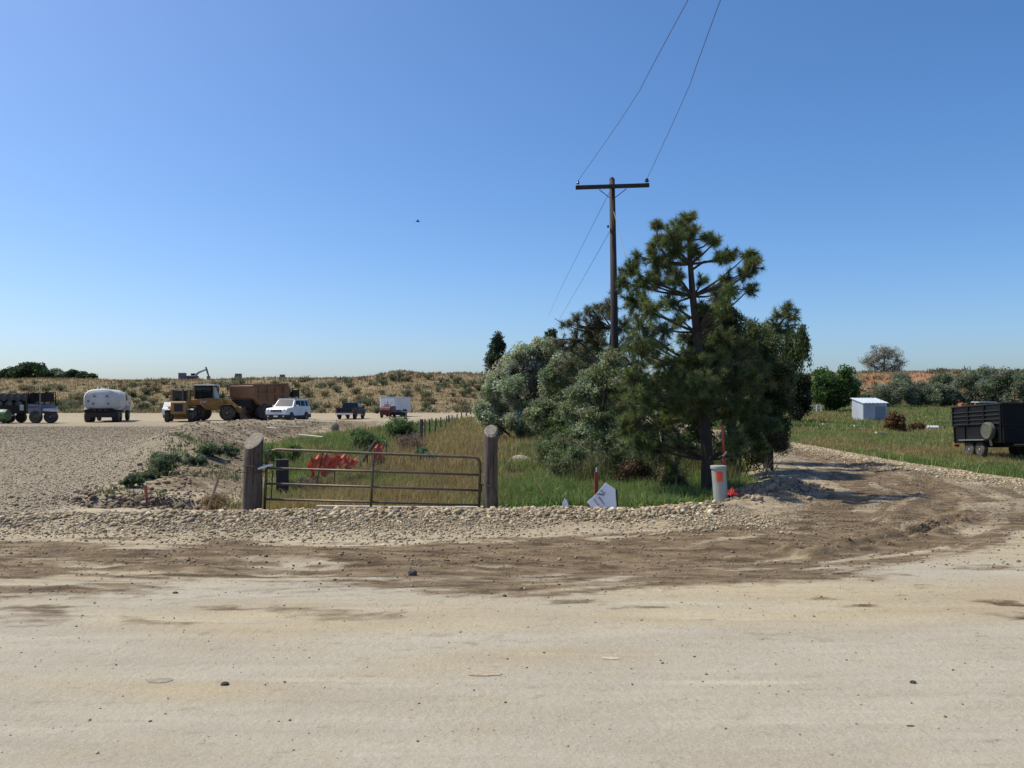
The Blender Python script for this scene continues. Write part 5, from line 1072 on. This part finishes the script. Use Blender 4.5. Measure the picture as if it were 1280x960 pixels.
MB().prism([(-2.9, .9), (-2.9, 1.35), (2.9, 1.35), (3.2, .9)], -.5, .5).build('chassis', M['oldyellow'], v, .03)
MB().prism([(2.0, 1.0), (2.0, 1.8), (2.6, 2.0), (3.6, 2.0), (4.5, 1.7), (4.7, 1.0), (4.6, .8), (2.2, .8)], -1.0, 1.0).build('cab', M['oldyellow'], v, .04)
mb = MB(); [mb.box((x, y, 2.45), (.09, .09, 1.0)) for x in (2.6, 3.5) for y in (-.95, .95)]; mb.build('cab_pillar', M['blacksteel'], v)
mb = MB(); mb.box((3.02, 0, 2.5), (.75, 2.03, .7)); mb.build('cab_window', M['glass'], v); MB().box((3.05, 0, 3.0), (1.15, 2.1, .08)).build('cab_roof', M['oldyellow'], v, .02)
for s in (-1, 1): MB().tube([(3.7, s*1.0, 2.2), (3.9, s*1.25, 2.5), (3.9, s*1.25, 2.9)], .04, 6).build('side_mirror', M['blacksteel'], v)
for x in (-1.9, -.2, 3.3):
    for s in (1, -1): wheel(v, x, s*1.25, .78, .6, s, 'oldyellow', hub=.45)
MB().prism([(-3.3, .95), (-3.3, 1.9), (-3.05, 1.9), (-2.6, 1.2), (-2.6, .95)], -1.1, 1.1).build('rear_guard', M['blacksteel'], v, .02)
# wheel loader
v = vroot('wheel_loader', 270, 70, 4, 'tall dusty yellow wheel loader with a dark glazed cab left of the dump truck', 'wheel loader', .94)
MB().prism([(-2.3, 1.0), (-2.4, 1.55), (-2.1, 1.95), (-.4, 2.1), (.9, 2.05), (1.0, 1.0)], -.95, .95).build('body', M['oldyellow'], v, .05)
MB().prism([(-1.75, 1.95), (-1.75, 3.2), (-.1, 3.25), (.1, 1.95)], -.78, .78).build('cab', M['blacksteel'], v, .03)
gq = quad_side(-1.75, .1, -.1, -1.75, 1.98, 3.2, .78, .78)
MB().panel(gq['right'], .08, .9, .05, .9, .014).build('side_window', M['glass'], v); MB().panel(gq['left'], .08, .9, .05, .9, .014).build('side_window', M['glass'], v)
MB().panel(gq['front'], .06, .94, .05, .93, .014).build('windshield', M['glass'], v); MB().panel(gq['rear'], .06, .94, .08, .93, .014).build('rear_window', M['glass'], v)
MB().box((-.85, 0, 3.29), (2.0, 1.8, .12)).build('cab_roof', M['tankwhite'], v, .03)
mb = MB(); [mb.box((x, y, 2.6), (.09, .09, 1.3)) for x in (-1.72, 0) for y in (-.77, .77)]; mb.build('cab_pillar', M['oldyellow'], v)
MB().tube([(.55, .3, 2.0), (.55, .3, 2.75)], .06, 8).build('exhaust_pipe', M['rust'], v)
tx = bpy.data.curves.new('lettering', 'FONT'); tx.body = 'CAT'; tx.size = .32; tx.extrude = .012; tx.align_x = 'CENTER'
to = bpy.data.objects.new('lettering_source', tx); C.objects.link(to); bpy.context.view_layer.update()
tme = bpy.data.meshes.new_from_object(to.evaluated_get(bpy.context.evaluated_depsgraph_get())); bpy.data.objects.remove(to); tme.materials.clear(); tme.materials.append(M['white'])
to = bpy.data.objects.new('lettering', tme); C.objects.link(to); to.parent = v; to.location = (-.85, -.965, 1.62); to.rotation_euler = (R(90), 0, 0)
mb = MB()
for s in (-.62, .62): mb.prism([(.8, 1.5), (.9, 2.0), (1.5, 1.9), (2.9, .75), (2.7, .5), (1.3, 1.2)], s-.1, s+.1)
mb.build('lift_arm', M['oldyellow'], v, .02)
MB().prism([(2.6, .15), (2.5, .5), (2.75, 1.15), (2.95, 1.25), (2.9, .6), (3.25, .2), (3.9, .10), (3.9, .03), (2.8, .03)], -1.35, 1.35).build('bucket', M['rust'], v, .02)
mb = MB(); mb.tube([(.9, -.3, 1.35), (2.4, -.3, 1.2)], .09, 8); mb.tube([(.9, .3, 1.35), (2.4, .3, 1.2)], .09, 8); mb.build('hydraulic_ram', M['chrome'], v)
for x in (-1.45, 1.35):
    for s in (1, -1):
        wheel(v, x, s*1.05, .72, .52, s, 'oldyellow', hub=.5); MB().prism([(x-.8, 1.3), (x-.5, 1.55), (x+.5, 1.55), (x+.8, 1.25), (x+.8, 1.18), (x+.45, 1.47), (x-.45, 1.47), (x-.8, 1.22)], s*.8, s*1.35).build('fender', M['oldyellow'], v)
MB().box((-2.45, 0, 1.3), (.2, 1.7, .7)).build('counterweight', M['yellow'], v, .08)
MB().box((-2.3, -.85, 1.9), (.12, .3, .12)).build('work_lamp', M['tankwhite'], v)
# smaller yellow tractor left of the loader, radiator toward the viewer
v = vroot('yellow_tractor', 226, 66.5, -72, 'smaller yellow tractor with square grille and exhaust stack, leftmost of the machines', 'tractor')
MB().prism([(.7, .75), (.7, 1.62), (2.05, 1.70), (2.25, 1.6), (2.25, .65)], -.58, .58).build('engine_hood', M['oldyellow'], v, .05)
mb = MB(); mb.box((2.262, 0, 1.18), (.03, .66, .62)); mb.build('grille', M['blackplastic'], v)
MB().prism([(-1.9, .8), (-1.9, 1.35), (.8, 1.35), (.8, .8)], -.62, .62).build('body', M['oldyellow'], v, .04)
mb = MB()
for x in (-1.15, .55):
    for y in (-.66, .66): mb.box((x, y, 2.0), (.13, .13, 1.3))
mb.box((-.3, 0, 1.42), (1.8, 1.42, .12)); mb.build('cab_frame', M['oldyellow'], v)
MB().box((-.3, 0, 2.68), (2.05, 1.7, .10)).build('cab_roof', M['plank'], v, .03)
for y in (-.665, .665): MB().box((-.3, y, 2.05), (1.5, .02, 1.05)).build('side_window', M['glass'], v)
MB().box((.56, 0, 2.08), (.02, 1.15, 1.0)).build('windshield', M['glass'], v)
MB().tube([(1.25, .28, 1.65), (1.25, .28, 2.7)], .075, 8).build('exhaust_stack', M['rust'], v)
MB().tube([(1.5, -.25, 1.65), (1.5, -.25, 1.95)], .10, 8).build('air_cleaner', M['blacksteel'], v)
for x, r2 in ((1.6, .52), (-1.1, .62)):
    for s in (1, -1):
        wheel(v, x, s*.88, r2, .38, s, 'tankwhite', hub=.45)
        MB().prism([(x-.6, r2*2-.05), (x-.4, r2*2+.06), (x+.4, r2*2+.06), (x+.6, r2*2-.05)], s*.66, s*1.12).build('fender', M['plank' if x > 0 else 'yellow'], v)
mb = MB(); mb.prism([(-2.0, .25), (-2.1, 1.0), (-2.7, .9), (-2.9, .3), (-2.6, .2)], -.95, .95); mb.build('rear_blade', M['yellow'], v, .02)
b0 = on(207, 0, 71); t = empty('parked_car', (on(220, 0, 76).x, 76, b0.z+.1), R(100), 'pale car mostly hidden behind the left side of the yellow tractor', 'car')
MB().prism([(-2.0, .3), (-2.0, .9), (-1.6, 1.0), (-1.1, 1.5), (.5, 1.5), (1.1, 1.0), (2.0, .9), (2.0, .3)], -.8, .8).build('body', M['whitepaint'], t, .06)
MB().prism([(-1.45, 1.02), (-1.05, 1.42), (.45, 1.42), (.95, 1.02)], -.815, .815).build('side_window', M['glass'], t)
for x in (-1.2, 1.2):
    for s in (1, -1): wheel(t, x, s*.74, .31, .2, s)
# water truck seen from the rear right
v = vroot('water_truck', 134, 67, 108, 'dusty white water tank truck seen from behind, left of the yellow machines', 'tank truck')
tk = MB(); tk.lathe([(.35, -2.1), (.85, -2.04), (1.12, -1.92), (1.19, -1.75), (1.19, 1.9), (1.1, 2.05), (.4, 2.15)], c=(-.9, 0, 1.78), axis='x', n=36, ellip=(1.12, .76))
for i_, (a_, b_, c_z) in enumerate(tk.v):
    yy, zz = b_/1.12, (c_z-1.78)/.76; r_0 = math.hypot(yy, zz)
    if r_0 > 1e-6:
        cc_, ss_ = abs(yy/r_0), abs(zz/r_0); k_ = (cc_**3+ss_**3)**(-1/3); tk.v[i_] = (a_, b_*k_*.97, 1.78+(c_z-1.78)*k_)
tank = tk.build('tank', M['tankwhite'], v, smooth=False); tank.modifiers.new('b', 'BEVEL').width = .03
mb = MB(); mb.lathe([(.28, 0), (.28, .09), (.2, .12)], c=(-1.6, 0, 2.66), axis='z', n=16); mb.lathe([(.22, 0), (.22, .08), (.1, .1)], c=(.1, 0, 2.66), axis='z', n=16); mb.build('hatch', M['tankwhite'], v)
mb = MB(); mb.tube([(-2.4, .35, 2.62), (-2.4, .35, 2.88), (-2.1, .35, 2.70)], .035, 6); mb.tube([(-2.3, -.1, 2.62), (-2.3, -.1, 2.80)], .035, 6); mb.tube([(-1.6, -.3, 2.80), (-1.2, -.3, 2.84)], .03, 6); mb.build('top_pipe', M['white'], v)
for y, z in ((-.55, 1.5), (.55, 1.5), (-.45, 2.1), (.45, 2.1), (.9, 1.7)): MB().lathe([(.09, 0), (.09, .05), (.03, .06)], c=(-3.06 if abs(y) < .8 else -2.98, y, z), axis='x', n=12).build('spray_fitting', M['greybox'], v).scale = (1, 1, 1)
MB().prism([(-3.0, .75), (-3.05, 1.12), (2.9, 1.12), (2.9, .75)], -.9, .9).build('frame', M['blacksteel'], v, .02)
MB().box((-3.15, 0, .92), (.22, 2.25, .24)).build('rear_bumper', M['blacksteel'], v, .02); MB().box((-3.1, 0, .6), (.06, 2.1, .42)).build('mud_flap', M['blackplastic'], v)
for y in (-.42, 0, .42): MB().box((-3.27, y, 1.0), (.03, .18, .06)).build('tail_light', M['lamp_red'], v)
for s in (1, -1):
    MB().prism([(-2.6, 1.0), (-2.45, 1.2), (-.9, 1.2), (-.75, 1.0)], s*.95, s*1.3).build('fender', M['tankwhite'], v)
    MB().prism([(2.3, .9), (2.5, 1.3), (3.6, 1.3), (3.85, .9)], s*.9, s*1.42).build('front_fender', M['tankwhite'], v, .04)
MB().prism([(2.1, .8), (2.1, 2.3), (2.3, 2.45), (3.2, 2.45), (3.5, 1.75), (4.5, 1.6), (4.6, .8)], -1.05, 1.05).build('cab', M['tankwhite'], v, .06)
MB().prism([(2.6, 1.75), (2.6, 2.25), (3.1, 2.25), (3.35, 1.75)], -1.065, 1.065).build('side_window', M['glass'], v)
for s in (1, -1): MB().box((3.1, s*1.3, 1.9), (.06, .22, .4)).build('side_mirror', M['chrome'], v)
for x in (-2.3, -1.1, 3.1):
    for s in (1, -1):
        wheel(v, x, s*(1.0 if x < 0 else 1.12), .5, .5 if x < 0 else .28, s, 'tankwhite')
# flatbed service truck with black rolls
v = vroot('flatbed_truck', 15, 62.5, -8, 'dark flatbed truck carrying black rolls at the left picture edge', 'truck')
MB().box((.2, 0, .85), (3.7, 1.9, .22)).build('flatbed', M['blacksteel'], v, .02)
MB().box((.3, -1.0, .62), (1.5, .06, .10)).build('bright_rail', M['chrome'], v)
for s in (-1, 1): MB().box((.3, s*.9, 1.15), (3.4, .06, .42)).build('side_board', M['blacksteel'], v)
for x in (-.95, 2.02):
    for s in (-1, 1): MB().box((x, s*.92, 1.6), (.07, .07, 1.5)).build('stake', M['rust'], v)
MB().prism([(2.1, .75), (2.1, 1.5), (3.0, 1.45), (3.1, 1.1), (3.1, .75)], -.95, .95).build('cab', M['greybox'], v, .06)
MB().box((2.55, -.96, 1.25), (.85, .02, .08)).build('stripe', M['maroon'], v)
mb = MB(); [mb.box((x, s*.9, 1.95), (.05, .05, .95)) for x in (2.15, 2.6, 3.05) for s in (-1, 1)]; [mb.box((2.6, s*.9, z), (.9, .04, .04)) for z in (1.75, 2.0, 2.25, 2.42) for s in (-1, 1)]; mb.box((2.6, 0, 2.0), (.8, 1.6, .7)); mb.build('rack', M['blacksteel'], v)
MB().tube([(3.2, -.95, .6), (3.2, -.95, 2.4)], .045, 8).build('upright_pole', M['wire'], v)
MB().box((1.65, -.95, 1.2), (.32, .1, .42)).build('tool_box', M['pvc'], v, .02)
for x in (-.9, .1, 2.75):
    for s in (1, -1): wheel(v, x, s*.85, .5 if x > 1 else .42, .34, s, 'rust')
w_ = wheel(v, 3.6, -.3, .5, .34, -1, 'greybox'); w_.rotation_euler.z = .3
MB().prism([(3.15, .95), (3.25, 1.15), (3.75, 1.15), (3.95, .9)], -.75, .3).build('front_fender', M['tankwhite'], v, .04)
names = ['leftmost black roll on the flatbed truck', 'second black roll from the left on the flatbed', 'middle black roll of the five on the flatbed', 'fourth black roll from the left on the flatbed', 'rightmost black roll on the flatbed truck']
low = ['lower left black roll under the row on the flatbed', 'lower middle black roll under the row on the flatbed', 'lower right black roll under the row on the flatbed']
for k, (xx, zz, r0, lb, gp) in enumerate([(-.65+.6*i, 2.02, .33, names[i], 'black rolls on the flatbed truck') for i in range(5)]+[(-.45+.85*i, 1.38, .37, low[i], 'lower black rolls on the flatbed truck') for i in range(3)]):
    mb = MB(); mb.lathe([(.10, -.8), (r0*.95, -.82), (r0, -.6), (r0*.97, -.2), (r0, 0), (r0*.97, .2), (r0, .6), (r0*.95, .82), (.10, .8)], axis='y', n=24)
    o = mb.build('black_roll', M['hose'], None); o.rotation_euler = (0, 0, R(-8)); o.location = v.matrix_basis @ Vector((xx, 0, zz)); tag(o, lb, 'roll', gp)
b0 = on(2, 0, 60.5); t = empty('green_tank', (b0.x, 60.5, b0.z), 0, 'small green round tank cut off by the left picture edge', 'tank')
MB().lathe([(.2, -.55), (.42, -.5), (.45, -.3), (.45, .3), (.42, .5), (.2, .55)], c=(0, 0, .65), axis='x', n=20).build('tank_body', M['greenpaint'], t)
mb = MB(); [mb.box((x, y, .18), (.06, .06, .5)) for x in (-.35, .35) for y in (-.3, .3)]; mb.build('stand', M['blacksteel'], t)
# ------------------------------------------------------------------ skyline things on the left
def hb(px, py, Y, w_, h_, label, cat='container'):
    b0 = on(px, 0, Y); z = hz(b0.x, Y); t = empty('storage_box', (b0.x, Y, z), R(8), label, cat)
    MB().box((0, 0, h_/2), (w_, w_*1.1, h_)).build('box_body', M['greybox'], t, .03); MB().box((0, 0, h_+.04), (w_*1.06, w_*1.16, .08)).build('lid', M['greybox'], t)
    mb = MB(); [mb.box((x*w_/4, -w_*.56, h_/2), (.06, .04, h_*.9)) for x in (-1, 0, 1)]; mb.build('door_ribs', M['greybox'], t)
hb(228, 475, 154, 1.2, 1.35, 'small grey box on the skyline left of the excavator'); hb(298, 478, 154, 1.1, 1.25, 'small grey box on the skyline right of the excavator'); hb(353, 475, 156, .9, 1.0, 'smallest grey box on the skyline above the dump truck')
b0 = on(250, 0, 156); v = empty('excavator', (b0.x-1.2, 156, hz(b0.x-1.2, 156)), 0, 'dark excavator with folded arm on the skyline above the machines', 'excavator')
MB().box((-.4, 0, .75), (2.2, 1.6, .5)).build('body', M['greybox'], v, .1); MB().box((-.2, .3, 1.1), (.8, .7, .7)).build('cab', M['glass'], v, .05)
mb = MB(); mb.prism([(-1.3, 0), (-1.4, .3), (-1.2, .5), (.8, .5), (1.0, .3), (.9, 0)], -.95, -.55); mb.prism([(-1.3, 0), (-1.4, .3), (-1.2, .5), (.8, .5), (1.0, .3), (.9, 0)], .55, .95); mb.build('track', M['blacksteel'], v)
MB().tube([(.2, -.2, .8), (1.0, -.2, 1.6), (2.5, -.2, 2.2)], [.2, .2, .15], 6).build('boom', M['greybox'], v)
MB().tube([(2.4, -.2, 2.7), (2.6, -.2, 2.1), (3.0, -.2, .8)], [.14, .2, .14], 6).build('stick', M['greybox'], v)
MB().prism([(2.7, .9), (3.2, .9), (3.15, .3), (2.75, .25)], -.55, .15).build('bucket', M['greybox'], v, .03)
# ------------------------------------------------------------------ right field
v = vroot('dump_trailer', 1197, 36.7, -90, 'black high-sided dump trailer on twin wheels at the right picture edge', 'trailer')
v.location = (21.42, 36.8, hz(21.4, 35)+.02); v.rotation_euler = (0, R(-3.2), R(-90))
MB().box((1.87, 0, .98), (3.72, 1.96, .76)).build('lower_body', M['blacksteel'], v, .03)
MB().box((1.9, 0, .52), (3.6, 1.1, .2)).build('chassis', M['blacksteel'], v, .02)
for bx_ in (((1.87, -.99, 1.80), (3.75, .05, .86)), ((1.87, .99, 1.80), (3.75, .05, .86)), ((.03, 0, 1.80), (.05, 1.92, .86)), ((3.72, 0, 1.80), (.05, 1.92, .86))): MB().box(*bx_).build('side_wall', M['blacksteel'], v)
for z in (1.44, 1.62, 1.80, 1.98): MB().box((1.87, -1.03, z), (3.6, .05, .05)).build('horizontal_rib', M['blackrib'], v, .008)
for x in (.06, 1.3, 2.5, 3.66): MB().box((x, -1.035, 1.8), (.07, .07, .86)).build('upright_rib', M['blacksteel'], v)
for x in (.1, .95, 2.75, 3.6): MB().box((x, -1.0, 1.0), (.08, .07, .7)).build('upright_rib', M['blacksteel'], v)
mb = MB(); mb.box((1.87, -1.0, 2.26), (3.85, .10, .06)); mb.box((1.87, 1.0, 2.26), (3.85, .10, .06)); mb.box((.03, 0, 2.26), (.1, 1.9, .06)); mb.box((3.74, 0, 2.26), (.1, 1.9, .06)); mb.build('top_rail', M['blackrib'], v, .01)
MB().box((1.75, -1.10, .74), (1.9, .26, .04)).build('fender', M['chrome'], v, .01)
for x in (1.35, 2.15):
    for s in (1, -1): wheel(v, x, s*.98, .34, .22, s, 'rim')
mb = MB(); mb.lathe([(.22, -.11), (.33, -.12), (.37, -.07), (.37, .07), (.33, .12), (.22, .11)], n=24); sp = mb.build('spare_tyre', M['spare'], v); sp.location = (3.0, -1.18, 1.12); sp.rotation_euler = (.05, 0, .05)
MB().lathe([(.22, -.03), (.08, -.06), (.08, .06), (.22, .03)], n=16).build('rim', M['rim'], sp)
MB().tube([(2.9, -1.0, .5), (2.95, -1.1, .95)], .05, 6).build('spare_bracket', M['pvc'], v)
MB().box((.03, -.9, .5), (.12, .2, .1)).build('tail_light', M['lamp_red'], v)
mb = MB(); mb.tube([(3.7, .6, .5), (5.2, 0, .55), (3.7, -.6, .5)], .06, 6); mb.tube([(5.0, 0, 0.1), (5.0, 0, .9)], .05, 6); mb.build('tow_bar', M['blacksteel'], v)
# rusty implement behind the trailer
b0 = on(1210, 0, 52); v = empty('farm_implement', (b0.x, 52, hz(b0.x, 52)), 0, 'rusty orange farm implement poking up behind the black trailer', 'implement')
zt = P(1201, 503, 52).z-v.location.z
mb = MB(); mb.box((-.35, 0, zt-.25), (.4, .4, .4)); mb.box((1.9, 0, zt-.5), (.8, .4, .25)); mb.box((.9, 0, .5), (2.4, .4, .3)); [mb.box((x, 0, zt*.5), (.1, .1, zt)) for x in (-.4, .5, 1.9)]; mb.build('frame', simple('rust_orange', (.36, .12, .05), .8, var=.3, scale=5), v, .02)
MB().box((1.0, 0, zt+.02), (1.1, .9, .05)).build('canopy', M['tinroof'], v); MB().box((1.0, -.1, zt-.45), (.45, .4, .3)).build('seat', M['pvc'], v, .05)
for x in (-.3, 2.0): wheel(v, x, -.4, .45, .2, -1, 'rust')
# tin shed
c0 = P(1079, 527, 74); sx0, sx1 = c0.x, (1109.5-640)/F*74; dpt = 2.2
v = empty('tin_shed', (sx0, 74, hz(sx0, 74)), R(3), 'small corrugated tin shed with a sloping roof in the right field', 'shed'); W_ = sx1-sx0; hf = P(1080, 504, 74).z-v.location.z; hbk = hf+.42; x1 = W_
def wallbox(mb, a, b, z0a, z1a, z1b, th=.05): pass
MB().hexa([(0, 0, -.1), (W_, 0, -.1), (W_, .05, -.1), (0, .05, -.1), (0, 0, hf), (W_, 0, hf), (W_, .05, hf), (0, .05, hf)]).build('front_wall', M['tin'], v)
MB().hexa([(0, dpt-.05, -.1), (W_, dpt-.05, -.1), (W_, dpt, -.1), (0, dpt, -.1), (0, dpt-.05, hbk), (W_, dpt-.05, hbk), (W_, dpt, hbk), (0, dpt, hbk)]).build('back_wall', M['tin'], v)
for xx in (0, W_-.05): MB().hexa([(xx, .055, -.1), (xx+.05, .055, -.1), (xx+.05, dpt-.055, -.1), (xx, dpt-.055, -.1), (xx, .055, hf), (xx+.05, .055, hf), (xx+.05, dpt-.055, hbk), (xx, dpt-.055, hbk)]).build('side_wall', M['tin'], v)
mb = MB(); nn = 14
for i in range(nn):
    xa = -.12+(W_+.24)*i/nn; xb = xa+(W_+.24)/nn*.96; o2 = .02 if i % 2 else 0.0; e = -.22 if i < 9 else -.12
    mb.hexa([(xa, e, hf-.02+o2), (xb, e, hf-.02+o2), (xb, dpt+.1, hbk+.03+o2), (xa, dpt+.1, hbk+.03+o2), (xa, e, hf+.02+o2), (xb, e, hf+.02+o2), (xb, dpt+.1, hbk+.07+o2), (xa, dpt+.1, hbk+.07+o2)])
mb.build('roof', M['tinroof'], v)
mb = MB(); [mb.box((W_*i/16+.05, -.012, hf*.45), (.03, .02, hf*.95)) for i in range(16)]; mb.build('corrugation', M['tin'], v); MB().box((W_*.72, -.02, hf*.42), (W_*.42, .025, hf*.8)).build('door', simple('shed_door', (.20, .225, .28), .6), v, .005)
# low white and blue thing, fragments in the field
b0 = on(1165, 0, 62); v = empty('cooler', (b0.x, 62, b0.z), R(-10), scale=.8, label='low white box with a dark blue front lying in the right field', cat='cooler'); MB().hexa([(-.7, -.35, 0), (.7, -.35, 0), (.7, .4, 0), (-.7, .4, 0), (-.55, -.1, .5), (.55, -.1, .5), (.6, .38, .5), (-.6, .38, .5)]).build('box_body', M['white'], v, .03)
MB().hexa([(-.55, -.36, .06), (.6, -.36, .06), (.6, -.3, .06), (-.55, -.3, .06), (-.42, -.13, .42), (.5, -.13, .42), (.5, -.08, .42), (-.42, -.08, .42)]).build('front_panel', M['blueish'], v)
for px, Y, L_, lb in ((1038, 66, 1.4, 'pale plank lying in the grass left of the tin shed'), (1074, 64, .9, 'short pale plank lying in the grass before the tin shed'), (1100, 55, .6, 'pale scrap lying in the grass below the rust red bush'), (1180, 70, 1.3, 'pale plank in the grass left of the black trailer')):
    b0 = on(px, 0, Y); mb = MB(); mb.box((0, 0, .14), (L_, .3, .12), (0, .05, .1)); o = mb.build('plank', M['plank'], None, .01); o.location = b0+Vector((0, 0, .12)); tag(o, lb, 'plank')
b0 = on(1018, 0, 90); v = empty('picket_fence', (b0.x, 90, hz(b0.x, 90)+.15), 0, 'small white wooden fence at the left foot of the bright green tree', 'fence')
for k in range(4): MB().box((-.75+k*.5, 0, .35), (.06, .06, .9)).build('fence_post', M['white'], v)
for z in (.4, .7): MB().box((0, -.05, z), (1.6, .03, .06)).build('rail', M['white'], v)
b0 = on(660, 0, 50)
# roofline glimpsed beside the weeping tree, far off
b0 = P(1002, 470, 135)
# bird in the sky
bp = P(522, 277, 60); mb = MB(); mb.tube([(-.16, 0, 0), (-.05, 0, .02), (.10, 0, .02), (.2, 0, 0)], [.01, .05, .045, .01], 8); mb.add([(.05, 0, .02), (-.06, 0, .02), (-.10, .28, .09), (-.02, .30, .10)], [(0, 1, 2, 3)]); mb.add([(.05, 0, .02), (-.06, 0, .02), (-.10, -.28, .09), (-.02, -.30, .10)], [(3, 2, 1, 0)])
o = mb.build('bird', M['bird'], None); o.location = bp; o.rotation_euler = (0, 0, .4); tag(o, 'tiny dark bird flying alone in the open sky', 'bird')
